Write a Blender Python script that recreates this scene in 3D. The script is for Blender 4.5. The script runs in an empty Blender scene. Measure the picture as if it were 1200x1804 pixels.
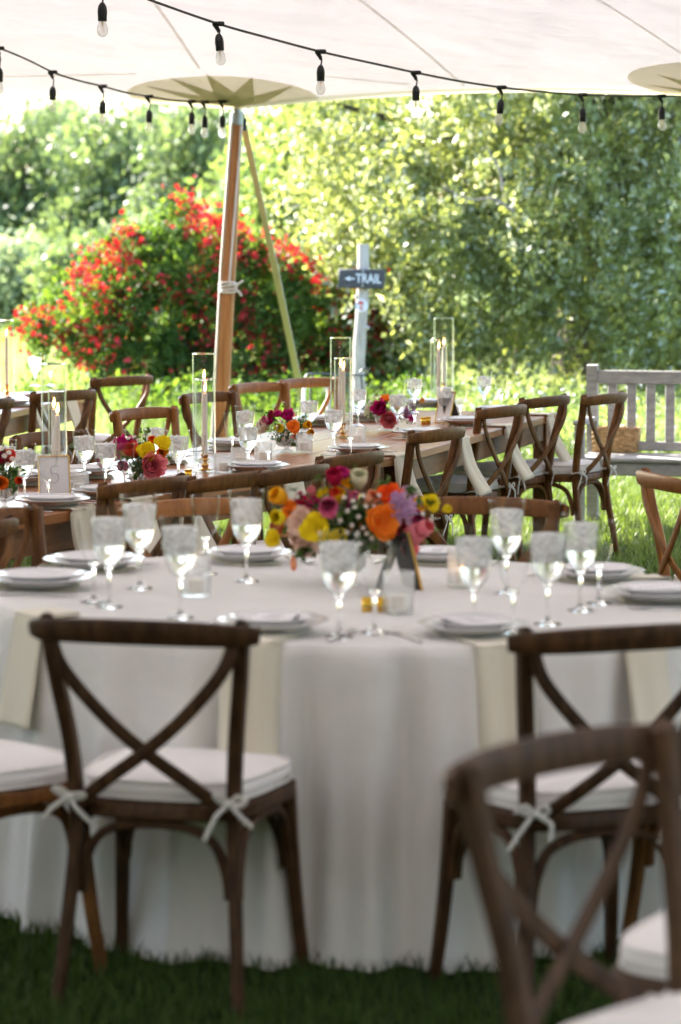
import bpy, math, random
import numpy as np
from mathutils import Vector, Matrix, Euler

SC = bpy.context.scene
COL = SC.collection
R_ = math.radians
rnd = random.Random(7)

# ------------------------------------------------------------------ camera, light, exposure
F = 5200.0            # focal length in photograph pixels (picture 1200 x 1804)
H = 1.73
PITCH = R_(5.42)
cam_d = bpy.data.cameras.new('camera')
cam = bpy.data.objects.new('camera', cam_d)
COL.objects.link(cam)
cam.location = (0, 0, H)
cam.rotation_euler = (math.pi / 2 - PITCH, 0, 0)
cam_d.sensor_fit = 'VERTICAL'
cam_d.sensor_height = 36.0
cam_d.lens = 36.0 * F / 1804.0
cam_d.clip_start = 0.1
cam_d.clip_end = 2000
cam_d.dof.use_dof = True
cam_d.dof.focus_distance = 12.3
cam_d.dof.aperture_fstop = 3.5
SC.camera = cam

SUN_EL, SUN_AZ = R_(33), R_(-46)       # azimuth from +Y, negative = to the left
sun_dir = Vector((math.sin(SUN_AZ) * math.cos(SUN_EL), math.cos(SUN_AZ) * math.cos(SUN_EL), math.sin(SUN_EL)))
W = bpy.data.worlds.new("World"); SC.world = W; W.use_nodes = True
nt = W.node_tree; nt.nodes.clear()
wo = nt.nodes.new('ShaderNodeOutputWorld'); bg = nt.nodes.new('ShaderNodeBackground')
sky = nt.nodes.new('ShaderNodeTexSky'); sky.sky_type = 'NISHITA'; sky.sun_disc = False
sky.sun_elevation = SUN_EL; sky.sun_rotation = SUN_AZ
sky.dust_density = 1.0; sky.air_density = 1.0; sky.ozone_density = 1.0
nt.links.new(sky.outputs[0], bg.inputs[0]); bg.inputs[1].default_value = 0.15
nt.links.new(bg.outputs[0], wo.inputs[0])
sd = bpy.data.lights.new('sun', 'SUN'); sd.energy = 5.0; sd.angle = R_(0.55); sd.color = (1.0, 0.94, 0.86)
so = bpy.data.objects.new('sun', sd); COL.objects.link(so)
so.rotation_euler = (-sun_dir).to_track_quat('-Z', 'Y').to_euler()
SC.view_settings.view_transform = 'Standard'; SC.view_settings.look = 'None'
SC.view_settings.gamma = 1.0; SC.view_settings.use_curve_mapping = False
SC.view_settings.exposure = 2.78
SC.render.engine = 'CYCLES'
cy = SC.cycles
cy.use_denoising = True
cy.max_bounces = 10; cy.diffuse_bounces = 4; cy.glossy_bounces = 4; cy.transmission_bounces = 10
cy.transparent_max_bounces = 40
cy.caustics_reflective = False; cy.caustics_refractive = False
cy.sample_clamp_indirect = 6.0

# ------------------------------------------------------------------ picture <-> place
def at(px, py, z):
    """the point at height z that the photograph shows at pixel (px, py)"""
    u, v = (px - 600) / F, (902 - py) / F
    dx, dy, dz = u, math.cos(PITCH) + v * math.sin(PITCH), -math.sin(PITCH) + v * math.cos(PITCH)
    t = (z - H) / dz
    return Vector((dx * t, dy * t, z))

def atY(px, py, Y):
    """the point at distance Y that the photograph shows at pixel (px, py)"""
    u, v = (px - 600) / F, (902 - py) / F
    dx, dy, dz = u, math.cos(PITCH) + v * math.sin(PITCH), -math.sin(PITCH) + v * math.cos(PITCH)
    t = Y / dy
    return Vector((dx * t, Y, H + dz * t))

def scale_at(Y):
    return F / Y

# ------------------------------------------------------------------ materials
def newmat(name):
    m = bpy.data.materials.new(name); m.use_nodes = True
    n = m.node_tree; n.nodes.clear()
    out = n.nodes.new('ShaderNodeOutputMaterial')
    return m, n, out

def principled(name, color, rough=0.5, spec=0.5, metallic=0.0, noise=None, bump=None, coat=0.0,
               stretch=None, color2=None, objvar=0.0, sheen=0.0, subsurf=0.0):
    m, n, out = newmat(name)
    b = n.nodes.new('ShaderNodeBsdfPrincipled')
    b.inputs['Base Color'].default_value = (*color, 1)
    b.inputs['Roughness'].default_value = rough
    b.inputs['Specular IOR Level'].default_value = spec
    b.inputs['Metallic'].default_value = metallic
    b.inputs['Coat Weight'].default_value = coat
    b.inputs['Coat Roughness'].default_value = 0.15
    b.inputs['Sheen Weight'].default_value = sheen
    n.links.new(b.outputs[0], out.inputs[0])
    tc = n.nodes.new('ShaderNodeTexCoord'); mp = n.nodes.new('ShaderNodeMapping')
    n.links.new(tc.outputs['Object'], mp.inputs[0])
    if stretch: mp.inputs['Scale'].default_value = stretch
    src = None
    if noise:
        tx = n.nodes.new('ShaderNodeTexNoise'); tx.inputs['Scale'].default_value = noise
        tx.inputs['Detail'].default_value = 6; tx.inputs['Roughness'].default_value = 0.65
        n.links.new(mp.outputs[0], tx.inputs['Vector'])
        mx = n.nodes.new('ShaderNodeMix'); mx.data_type = 'RGBA'
        mx.inputs[6].default_value = (*color, 1); mx.inputs[7].default_value = (*(color2 or color), 1)
        rp = n.nodes.new('ShaderNodeMapRange'); rp.inputs[1].default_value = .36; rp.inputs[2].default_value = .64
        n.links.new(tx.outputs['Fac'], rp.inputs[0]); n.links.new(rp.outputs[0], mx.inputs[0])
        src = mx.outputs[2]
        if objvar:
            oi = n.nodes.new('ShaderNodeObjectInfo'); hs = n.nodes.new('ShaderNodeHueSaturation')
            mr = n.nodes.new('ShaderNodeMapRange'); mr.inputs[3].default_value = 1 - objvar; mr.inputs[4].default_value = 1 + objvar
            n.links.new(oi.outputs['Random'], mr.inputs[0]); n.links.new(mr.outputs[0], hs.inputs['Value'])
            n.links.new(src, hs.inputs['Color']); src = hs.outputs[0]
        n.links.new(src, b.inputs['Base Color'])
    if bump:
        t2 = n.nodes.new('ShaderNodeTexNoise'); t2.inputs['Scale'].default_value = bump[0]; t2.inputs['Detail'].default_value = 4
        n.links.new(mp.outputs[0], t2.inputs['Vector'])
        bp = n.nodes.new('ShaderNodeBump'); bp.inputs['Strength'].default_value = bump[1]; bp.inputs['Distance'].default_value = bump[2]
        n.links.new(t2.outputs['Fac'], bp.inputs['Height']); n.links.new(bp.outputs[0], b.inputs['Normal'])
    return m

def thin_glass(name, tint=(1, 1, 1), edge=0.9, rough=0.02):
    """thin-walled clear glass: see-through face on, brighter and darker at grazing angles"""
    m, n, out = newmat(name)
    tr = n.nodes.new('ShaderNodeBsdfTransparent')
    gl = n.nodes.new('ShaderNodeBsdfGlossy'); gl.inputs['Roughness'].default_value = rough
    lw = n.nodes.new('ShaderNodeLayerWeight'); lw.inputs[0].default_value = 0.5
    cr = n.nodes.new('ShaderNodeMapRange'); cr.inputs[1].default_value = 0.1; cr.inputs[2].default_value = 1.0
    cr.inputs[3].default_value = 0.035; cr.inputs[4].default_value = edge
    pw = n.nodes.new('ShaderNodeMath'); pw.operation = 'POWER'; pw.inputs[1].default_value = 2.2
    n.links.new(lw.outputs['Facing'], pw.inputs[0]); n.links.new(pw.outputs[0], cr.inputs[0])
    # glass darkens where one looks along it
    mx = n.nodes.new('ShaderNodeMix'); mx.data_type = 'RGBA'
    mx.inputs[6].default_value = (*tint, 1); mx.inputs[7].default_value = (tint[0] * .80, tint[1] * .82, tint[2] * .82, 1)
    n.links.new(pw.outputs[0], mx.inputs[0]); n.links.new(mx.outputs[2], tr.inputs[0])
    ms = n.nodes.new('ShaderNodeMixShader')
    n.links.new(cr.outputs[0], ms.inputs[0]); n.links.new(tr.outputs[0], ms.inputs[1]); n.links.new(gl.outputs[0], ms.inputs[2])
    n.links.new(ms.outputs[0], out.inputs[0])
    return m

def solid_glass(name, ior=1.45, rough=0.0, color=(1, 1, 1), mixdiff=0.0):
    m, n, out = newmat(name)
    g = n.nodes.new('ShaderNodeBsdfGlass'); g.inputs['IOR'].default_value = ior
    g.inputs['Roughness'].default_value = rough; g.inputs['Color'].default_value = (*color, 1)
    last = g.outputs[0]
    if mixdiff:
        d = n.nodes.new('ShaderNodeBsdfDiffuse'); d.inputs[0].default_value = (.9, .92, .95, 1)
        t = n.nodes.new('ShaderNodeBsdfTranslucent'); t.inputs[0].default_value = (.95, .97, 1, 1)
        a = n.nodes.new('ShaderNodeMixShader'); a.inputs[0].default_value = .55
        n.links.new(d.outputs[0], a.inputs[1]); n.links.new(t.outputs[0], a.inputs[2])
        s = n.nodes.new('ShaderNodeMixShader'); s.inputs[0].default_value = mixdiff
        n.links.new(g.outputs[0], s.inputs[1]); n.links.new(a.outputs[0], s.inputs[2]); last = s.outputs[0]
    # light gets through clear things instead of a black shadow
    n.links.new(last, out.inputs[0])
    return m

def milky_glass(name, milk, rough=.03, bump=0, vary=0):
    m = thin_glass(name, edge=.65, rough=rough); n = m.node_tree
    out = [x for x in n.nodes if x.type == 'OUTPUT_MATERIAL'][0]; src = out.inputs[0].links[0].from_socket
    t = n.nodes.new('ShaderNodeBsdfTranslucent'); t.inputs[0].default_value = (.98, .98, .98, 1)
    if bump:
        tc = n.nodes.new('ShaderNodeTexCoord'); nz = n.nodes.new('ShaderNodeTexNoise'); nz.inputs['Scale'].default_value = bump; nz.inputs['Detail'].default_value = 3; nz.inputs['Distortion'].default_value = 2.5
        n.links.new(tc.outputs['Object'], nz.inputs['Vector']); bp = n.nodes.new('ShaderNodeBump'); bp.inputs['Strength'].default_value = 1; bp.inputs['Distance'].default_value = .004
        n.links.new(nz.outputs['Fac'], bp.inputs['Height'])
        for q in list(n.nodes):
            if q.type == 'BSDF_GLOSSY': n.links.new(bp.outputs[0], q.inputs['Normal'])
    d = n.nodes.new('ShaderNodeBsdfDiffuse'); d.inputs[0].default_value = (.9, .9, .9, 1)
    a = n.nodes.new('ShaderNodeMixShader'); a.inputs[0].default_value = .5
    n.links.new(t.outputs[0], a.inputs[1]); n.links.new(d.outputs[0], a.inputs[2])
    s = n.nodes.new('ShaderNodeMixShader'); s.inputs[0].default_value = milk
    if vary:
        vr = n.nodes.new('ShaderNodeMapRange'); vr.inputs[1].default_value = .38; vr.inputs[2].default_value = .62; vr.inputs[3].default_value = max(0, milk - vary); vr.inputs[4].default_value = milk + vary
        n.links.new(nz.outputs['Fac'], vr.inputs[0]); n.links.new(vr.outputs[0], s.inputs[0])
    n.links.new(src, s.inputs[1]); n.links.new(a.outputs[0], s.inputs[2]); n.links.new(s.outputs[0], out.inputs[0])
    return m

def clear_water(name):
    m, n, out = newmat(name)
    g = n.nodes.new('ShaderNodeBsdfGlass'); g.inputs['IOR'].default_value = 1.33; g.inputs['Roughness'].default_value = 0
    t = n.nodes.new('ShaderNodeBsdfTransparent'); t.inputs[0].default_value = (.97, .985, .985, 1)
    s = n.nodes.new('ShaderNodeMixShader'); s.inputs[0].default_value = .4
    n.links.new(g.outputs[0], s.inputs[1]); n.links.new(t.outputs[0], s.inputs[2]); n.links.new(s.outputs[0], out.inputs[0])
    return m

def foliage(name, dark, light, rough=0.45, trans=0.45, tcol=None, hue=0.02, patch=0.0, patchcol=None, spec=0.5, pale=None):
    """leaf material: colour varies leaf by leaf through the mesh attribute 'tint'"""
    m, n, out = newmat(name)
    a = n.nodes.new('ShaderNodeAttribute'); a.attribute_name = 'tint'
    mx = n.nodes.new('ShaderNodeMix'); mx.data_type = 'RGBA'
    mx.inputs[6].default_value = (*dark, 1); mx.inputs[7].default_value = (*light, 1)
    n.links.new(a.outputs['Fac'], mx.inputs[0])
    src = mx.outputs[2]
    if pale:      # some leaves pale: undersides, and silvery highlights put into the colour
        wn = n.nodes.new('ShaderNodeTexWhiteNoise'); wn.noise_dimensions = '1D'; n.links.new(a.outputs['Fac'], wn.inputs['W'])
        gt = n.nodes.new('ShaderNodeMath'); gt.operation = 'GREATER_THAN'; gt.inputs[1].default_value = .86
        n.links.new(wn.outputs['Value'], gt.inputs[0])
        m3 = n.nodes.new('ShaderNodeMix'); m3.data_type = 'RGBA'; m3.inputs[7].default_value = (*pale, 1)
        n.links.new(gt.outputs[0], m3.inputs[0]); n.links.new(src, m3.inputs[6]); src = m3.outputs[2]
    b = n.nodes.new('ShaderNodeBsdfPrincipled'); b.inputs['Roughness'].default_value = rough
    b.inputs['Specular IOR Level'].default_value = spec
    n.links.new(src, b.inputs['Base Color'])
    t = n.nodes.new('ShaderNodeBsdfTranslucent')
    m2 = n.nodes.new('ShaderNodeMix'); m2.data_type = 'RGBA'; m2.blend_type = 'MULTIPLY'; m2.inputs[0].default_value = 1
    m2.inputs[7].default_value = (*(tcol or (1.9, 2.1, 0.7)), 1); m2.clamp_result = False
    n.links.new(src, m2.inputs[6]); n.links.new(m2.outputs[2], t.inputs[0])
    s = n.nodes.new('ShaderNodeMixShader'); s.inputs[0].default_value = trans
    n.links.new(b.outputs[0], s.inputs[1]); n.links.new(t.outputs[0], s.inputs[2])
    n.links.new(s.outputs[0], out.inputs[0])
    return m

def cloth_mat(name, color, trans=0.25, bump=0.15, scale=900, tcol=None, big=None):
    m, n, out = newmat(name)
    b = n.nodes.new('ShaderNodeBsdfPrincipled'); b.inputs['Roughness'].default_value = .9
    b.inputs['Base Color'].default_value = (*color, 1); b.inputs['Specular IOR Level'].default_value = .15
    b.inputs['Sheen Weight'].default_value = .15
    t = n.nodes.new('ShaderNodeBsdfTranslucent'); t.inputs[0].default_value = (*(tcol or color), 1)
    s = n.nodes.new('ShaderNodeMixShader'); s.inputs[0].default_value = trans
    n.links.new(b.outputs[0], s.inputs[1]); n.links.new(t.outputs[0], s.inputs[2]); n.links.new(s.outputs[0], out.inputs[0])
    tc = n.nodes.new('ShaderNodeTexCoord')
    w1 = n.nodes.new('ShaderNodeTexNoise'); w1.inputs['Scale'].default_value = scale; w1.inputs['Detail'].default_value = 2
    mp = n.nodes.new('ShaderNodeMapping'); mp.inputs['Scale'].default_value = (1, 1, .25)
    n.links.new(tc.outputs['Object'], mp.inputs[0]); n.links.new(mp.outputs[0], w1.inputs['Vector'])
    bp = n.nodes.new('ShaderNodeBump'); bp.inputs['Strength'].default_value = bump; bp.inputs['Distance'].default_value = .001
    n.links.new(w1.outputs['Fac'], bp.inputs['Height'])
    nrm = bp.outputs[0]
    if big:
        w2 = n.nodes.new('ShaderNodeTexNoise'); w2.inputs['Scale'].default_value = big[0]; w2.inputs['Detail'].default_value = 3
        n.links.new(tc.outputs['Object'], w2.inputs['Vector'])
        b2 = n.nodes.new('ShaderNodeBump'); b2.inputs['Strength'].default_value = 1.0; b2.inputs['Distance'].default_value = big[1]
        n.links.new(w2.outputs['Fac'], b2.inputs['Height']); n.links.new(nrm, b2.inputs['Normal']); nrm = b2.outputs[0]
    n.links.new(nrm, b.inputs['Normal']); n.links.new(nrm, t.inputs['Normal'])
    return m

def emit(name, color, strength):
    m, n, out = newmat(name)
    e = n.nodes.new('ShaderNodeEmission'); e.inputs[0].default_value = (*color, 1); e.inputs[1].default_value = strength
    n.links.new(e.outputs[0], out.inputs[0]); return m

M = {}
M['chair_dark'] = principled('shade_toned_chair_wood', (.032, .013, .005), .5, .25, noise=14, stretch=(3, 3, .8), color2=(.085, .040, .016), bump=(60, .25, .002), objvar=.18)  # same chair wood, darkened: foreground shade put into its colour
M['chair_mid'] = principled('mid_chair_wood', (.085, .032, .009), .48, .22, noise=12, stretch=(3, 3, .8), color2=(.19, .08, .022), bump=(60, .25, .002), objvar=.2)  # same chair wood, middle tone; the tones mostly stand for lighting
M['chair_grey'] = principled('grey_chair_wood', (.055, .029, .016), .5, .25, noise=10, stretch=(3, 3, .8), color2=(.12, .066, .036), bump=(60, .25, .002), objvar=.1)
M['chair_honey'] = principled('sun_toned_chair_wood', (.21, .075, .017), .42, .3, noise=12, stretch=(3, 3, .8), color2=(.33, .13, .03), bump=(60, .2, .002), objvar=.15)  # same chair wood, lighter and more orange: sunlight put into its colour
M['cushion'] = cloth_mat('cushion_cotton', (.90, .86, .82), .1, .1, 500)
M['ribbon'] = cloth_mat('tie_cotton', (.82, .79, .73), .2, .1, 500)
M['linen'] = cloth_mat('white_linen', (.89, .86, .81), .18, .25, 700, big=(4.5, .02))
M['napkin'] = cloth_mat('cream_napkin', (.90, .84, .70), .25, .15, 700)
M['canvas'] = cloth_mat('tent_canvas', (.74, .71, .69), .42, .08, 300, tcol=(.70, .66, .65), big=(1.2, .07))
M['canvas_patch'] = cloth_mat('patch_canvas', (.72, .69, .57), .55, .08, 300, tcol=(.84, .80, .64))
M['seam'] = cloth_mat('seam_canvas', (.80, .77, .74), .60, .08, 300, tcol=(.92, .90, .87))
M['canvas_star'] = cloth_mat('star_canvas', (.56, .52, .38), .38, .08, 300, tcol=(.66, .60, .42))
M['table_wood'] = principled('farm_table_wood', (.26, .085, .022), .33, .4, noise=6, stretch=(.6, 9, 9), color2=(.42, .16, .05), bump=(30, .12, .002), coat=.15, objvar=.12)
M['table_under'] = principled('table_frame_wood', (.16, .062, .02), .5, .4, noise=6, stretch=(1, 5, 5), color2=(.27, .115, .04), bump=(30, .2, .002))
M['pole'] = principled('varnished_pole', (.36, .13, .035), .42, .5, noise=5, stretch=(14, 14, .7), color2=(.55, .24, .08), bump=(20, .15, .003))
M['rope'] = principled('white_rope', (.72, .66, .60), .85, .2, bump=(120, .4, .003))
M['strap'] = principled('cream_strap', (.66, .57, .44), .8, .2, bump=(200, .3, .002))
M['steel'] = principled('galvanised_steel', (.38, .40, .38), .4, .5, metallic=.8)
M['black'] = principled('black_rubber', (.012, .014, .015), .45, .4)
M['gold'] = principled('gold_metal', (.72, .44, .13), .24, .5, metallic=1.0)
M['gold_foil'] = principled('gold_foil', (.85, .52, .06), .25, .5, metallic=.8)
M['silver'] = principled('steel_cutlery', (.62, .60, .58), .18, .5, metallic=1.0)
M['wax'] = principled('ivory_wax', (.86, .79, .68), .45, .4)
M['plate'] = principled('white_china', (.74, .73, .73), .18, .5)
M['paper'] = principled('white_card', (.82, .80, .80), .7, .2)
M['ink'] = principled('grey_ink', (.28, .27, .27), .7, .2)
M['bench'] = principled('weathered_teak', (.31, .30, .295), .8, .2, noise=5, stretch=(3, 9, 9), color2=(.44, .425, .415), bump=(40, .4, .004))
M['basket'] = principled('woven_seagrass', (.30, .17, .07), .75, .3, noise=40, color2=(.50, .34, .17))
M['log'] = principled('silvery_log', (.40, .34, .29), .85, .2, noise=7, stretch=(7, 7, .8), color2=(.58, .51, .45), bump=(18, .8, .012))
M['sign'] = principled('charcoal_board', (.045, .042, .046), .6, .3, noise=12, stretch=(1, 3, 5), color2=(.085, .08, .085), bump=(40, .4, .003))
M['sign_white'] = principled('white_sign_paint', (.70, .70, .72), .6, .3)
M['marker_red'] = principled('red_marker_paint', (.62, .05, .03), .5, .3)
M['glass'] = thin_glass('clear_glass', edge=.62)
M['vase_glass'] = thin_glass('vase_glass', edge=.5)
M['bulb'] = milky_glass('bulb_glass', .30)  # white share stands in for sky reflected in clear bulbs
M['stem_glass'] = solid_glass('solid_glass', 1.45)
M['water'] = clear_water('water')
M['ice'] = milky_glass('crushed_ice', .52, .05, bump=16, vary=.24)
M['cut_glass'] = milky_glass('cut_glass', .22, .10)
M['flame'] = emit('flame', (1.0, .50, .14), 5.0)
M['filament'] = principled('filament', (.8, .55, .3), .4, metallic=.5)
M['white_metal'] = principled('white_painted_metal', (.75, .75, .78), .4, .4)
M['dark_metal'] = principled('dark_metal', (.03, .045, .055), .4, .4)
M['bark'] = principled('dark_bark', (.045, .034, .026), .9, .2, noise=12, stretch=(5, 5, 1), color2=(.10, .078, .06), bump=(25, .8, .02))
M['bark_pale'] = principled('pale_bark', (.16, .13, .11), .9, .2, noise=12, stretch=(5, 5, 1), color2=(.27, .24, .22), bump=(25, .8, .02))
M['leaf_right'] = foliage('glossy_tree_leaf', (.105, .13, .05), (.32, .35, .13), .42, .46, (1.6, 1.6, .85), spec=.6, pale=(.48, .50, .42))
M['leaf_lime'] = foliage('lime_leaf', (.10, .15, .05), (.22, .28, .10), .5, .45, (1.6, 1.6, .8))
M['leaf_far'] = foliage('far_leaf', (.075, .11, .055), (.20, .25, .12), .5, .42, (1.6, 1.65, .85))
M['leaf_farpale'] = foliage('haze_toned_far_leaf', (.17, .21, .13), (.34, .38, .24), .5, .42, (1.4, 1.5, .95))  # both far leaf tones paled and desaturated in place of airy haze
M['leaf_bush'] = foliage('bush_leaf', (.022, .06, .015), (.15, .22, .05), .6, .42, (1.9, 1.9, .6), spec=.15)
M['blossom_red'] = foliage('red_blossom', (.38, .012, .012), (.62, .04, .042), .55, .35, (1.3, .8, .9))
M['leaf_boq'] = foliage('bouquet_leaf', (.03, .07, .02), (.12, .20, .06), .5, .35, (1.7, 1.9, .6))
M['grass'] = foliage('lawn_blade', (.045, .085, .018), (.20, .26, .075), .5, .30, (1.5, 1.55, .6))
M['grass_shade'] = foliage('shade_toned_lawn_blade', (.018, .040, .009), (.070, .115, .026), .6, .25, (1.4, 1.5, .6), spec=.2)  # same lawn grass; the tent's shade is put into a darker blade colour
M['meadow'] = foliage('meadow_blade', (.13, .18, .07), (.34, .38, .20), .6, .40, (1.5, 1.5, .7))
M['daisy_petal'] = foliage('daisy_petal', (.75, .73, .70), (.85, .83, .80), .6, .3, (1, 1, 1))
M['yellow_centre'] = principled('daisy_centre', (.75, .42, .03), .7, .2)

def petal_mat(name, dark, light):
    return foliage(name, dark, light, .6, .35, (1.15, 1.05, 1.0), spec=.2)
PET = {
    'magenta': petal_mat('magenta_petal', (.42, .01, .12), (.70, .03, .28)),
    'crimson': petal_mat('crimson_petal', (.32, .006, .03), (.55, .015, .08)),
    'red': petal_mat('red_petal', (.55, .02, .012), (.80, .06, .03)),
    'pink': petal_mat('pink_petal', (.62, .09, .28), (.85, .25, .46)),
    'coral': petal_mat('coral_petal', (.72, .14, .20), (.88, .34, .38)),
    'blush': petal_mat('blush_petal', (.80, .55, .46), (.90, .74, .66)),
    'yellow': petal_mat('yellow_petal', (.80, .62, .01), (.92, .82, .03)),
    'gold': petal_mat('gold_petal', (.85, .38, .01), (.95, .58, .02)),
    'orange': petal_mat('orange_petal', (.82, .19, .012), (.95, .36, .04)),
    'redorange': petal_mat('vermilion_petal', (.80, .07, .01), (.92, .16, .02)),
    'peach': petal_mat('peach_petal', (.85, .32, .14), (.92, .50, .30)),
    'lilac': petal_mat('lilac_petal', (.42, .22, .42), (.66, .44, .62)),
    'ivory': petal_mat('ivory_petal', (.66, .70, .46), (.84, .84, .66)),
}

# ------------------------------------------------------------------ mesh helpers
class MB:
    def __init__(s): s.v = []; s.f = []
    def add(s, v, f):
        o = len(s.v); s.v += [tuple(p) for p in v]; s.f += [tuple(i + o for i in q) for q in f]; return s
    def tube(s, pts, rad, n=8, cap=True, flat=None, up=None, twist=None):
        """pts: path; rad: number or list; flat: (w,h) half sizes multiplied onto the two section axes"""
        pts = [Vector(p) for p in pts]; N = len(pts)
        if not hasattr(rad, '__len__'): rad = [rad] * N
        vs = []; prev = None
        for i, p in enumerate(pts):
            t = (pts[min(i + 1, N - 1)] - pts[max(i - 1, 0)]).normalized()
            if up is not None: a = Vector(up)
            else: a = prev if prev is not None else (Vector((0, 0, 1)) if abs(t.z) < .9 else Vector((1, 0, 0)))
            a = (a - t * a.dot(t))
            if a.length < 1e-5: a = t.orthogonal()
            a.normalize(); b = t.cross(a); prev = a
            fw, fh = flat if flat else (1, 1)
            for k in range(n):
                th = 2 * math.pi * k / n + (math.pi / n if flat else 0)
                c, q = math.cos(th), math.sin(th)
                if flat:  # rounded rectangle section
                    c = math.copysign(abs(c) ** .55, c); q = math.copysign(abs(q) ** .55, q)
                vs.append(p + a * (c * rad[i] * fh) + b * (q * rad[i] * fw))
        fs = []
        for i in range(N - 1):
            for k in range(n):
                a0 = i * n + k; a1 = i * n + (k + 1) % n
                fs.append((a0, a1, a1 + n, a0 + n))
        if cap:
            fs.append(tuple(range(n - 1, -1, -1))); fs.append(tuple((N - 1) * n + k for k in range(n)))
        return s.add(vs, fs)
    def lathe(s, prof, n=20, c=(0, 0, 0), cap0=False, cap1=False, wob=None):
        vs = []; fs = []
        for i, (r, z) in enumerate(prof):
            for k in range(n):
                th = 2 * math.pi * k / n
                rr = r * (1 + (wob(th, z) if wob else 0))
                vs.append((c[0] + rr * math.cos(th), c[1] + rr * math.sin(th), c[2] + z))
        for i in range(len(prof) - 1):
            for k in range(n):
                a0 = i * n + k; a1 = i * n + (k + 1) % n
                fs.append((a0, a1, a1 + n, a0 + n))
        if cap0: fs.append(tuple(range(n - 1, -1, -1)))
        if cap1: fs.append(tuple((len(prof) - 1) * n + k for k in range(n)))
        return s.add(vs, fs)
    def box(s, c, sz, rz=0, bev=0.0, M4=None):
        x, y, z = [q / 2 for q in sz]
        b = min(bev, x * .9, y * .9, z * .9)
        vs = []
        if b <= 0:
            for i in (-1, 1):
                for j in (-1, 1):
                    for k in (-1, 1): vs.append(Vector((i * x, j * y, k * z)))
            fs = [(0, 1, 3, 2), (4, 6, 7, 5), (0, 4, 5, 1), (2, 3, 7, 6), (0, 2, 6, 4), (1, 5, 7, 3)]
        else:
            # chamfered box: 24 vertices
            idx = {}
            for i in (-1, 1):
                for j in (-1, 1):
                    for k in (-1, 1):
                        for ax in range(3):
                            p = [i * (x - b), j * (y - b), k * (z - b)]
                            p[ax] = (i * x, j * y, k * z)[ax]
                            idx[(i, j, k, ax)] = len(vs); vs.append(Vector(p))
            fs = []
            for ax in range(3):
                o = [a for a in range(3) if a != ax]
                for sg in (-1, 1):
                    q = []
                    for (u, w) in ((-1, -1), (1, -1), (1, 1), (-1, 1)):
                        t = [0, 0, 0]; t[ax] = sg; t[o[0]] = u; t[o[1]] = w
                        q.append(idx[(*t, ax)])
                    flip = (sg > 0) ^ (ax == 1)
                    fs.append(tuple(q) if flip else tuple(q[::-1]))
            for ax in range(3):   # edges along ax
                o = [a for a in range(3) if a != ax]
                for u in (-1, 1):
                    for w in (-1, 1):
                        q = []
                        for (e, face) in ((-1, o[0]), (1, o[0]), (1, o[1]), (-1, o[1])):
                            t = [0, 0, 0]; t[ax] = e; t[o[0]] = u; t[o[1]] = w
                            q.append(idx[(*t, face)])
                        fs.append(tuple(q))
            for i in (-1, 1):
                for j in (-1, 1):
                    for k in (-1, 1): fs.append(tuple(idx[(i, j, k, a)] for a in range(3)))
        R = Matrix.Rotation(rz, 3, 'Z'); cc = Vector(c)
        vs = [R @ v + cc for v in vs] if M4 is None else [M4 @ v for v in vs]
        return s.add(vs, fs)
    def grid(s, fn, nu, nv, closed_u=False):
        vs = []; cols = nu if closed_u else nu + 1
        for j in range(nv + 1):
            for i in range(cols): vs.append(fn(i / nu, j / nv))
        fs = []
        for j in range(nv):
            for i in range(nu):
                a = j * cols + i; b = j * cols + (i + 1) % cols
                fs.append((a, b, b + cols, a + cols))
        return s.add(vs, fs)
    def mesh(s, name, mat, smooth=True, fix=True):
        me = bpy.data.meshes.new(name)
        me.from_pydata([tuple(p) for p in s.v], [], s.f)
        if smooth: me.polygons.foreach_set('use_smooth', [True] * len(me.polygons))
        if mat: me.materials.append(mat)
        me.update()
        if fix:
            import bmesh
            b = bmesh.new(); b.from_mesh(me); bmesh.ops.recalc_face_normals(b, faces=b.faces); b.to_mesh(me); b.free()
        return me
    def build(s, name, mat, parent=None, smooth=True, auto=True, fix=True, **k):
        me = s.mesh(name, mat, smooth, fix)
        if smooth and auto: me.set_sharp_from_angle(angle=R_(42))
        return link(name, me, parent, **k)

def link(name, data, parent=None, loc=None, rz=0, label=None, cat=None, group=None, kind=None):
    o = bpy.data.objects.new(name, data); COL.objects.link(o)
    if parent is not None: o.parent = parent
    if loc is not None: o.location = loc
    if rz: o.rotation_euler = (0, 0, rz)
    tag(o, label, cat, group, kind); return o

def tag(o, label=None, cat=None, group=None, kind=None):
    if label: o['label'] = label
    if cat: o['category'] = cat
    if group: o['group'] = group
    if kind: o['kind'] = kind
    return o

def thing(name, label, cat, loc=(0, 0, 0), rz=0, group=None):
    return link(name, None, None, loc, rz, label, cat, group)

def dup(src, loc, rz=0, label=None, group=None, scale=None):
    r = src.copy(); COL.objects.link(r); r.location = loc; r.rotation_euler = (0, 0, rz)
    if label: r['label'] = label
    if group: r['group'] = group
    if scale: r.scale = (scale,) * 3
    for ch in list(src.children):
        c = ch.copy(); COL.objects.link(c); c.parent = r
        for g in list(ch.children):
            d = g.copy(); COL.objects.link(d); d.parent = c
    return r

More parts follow.
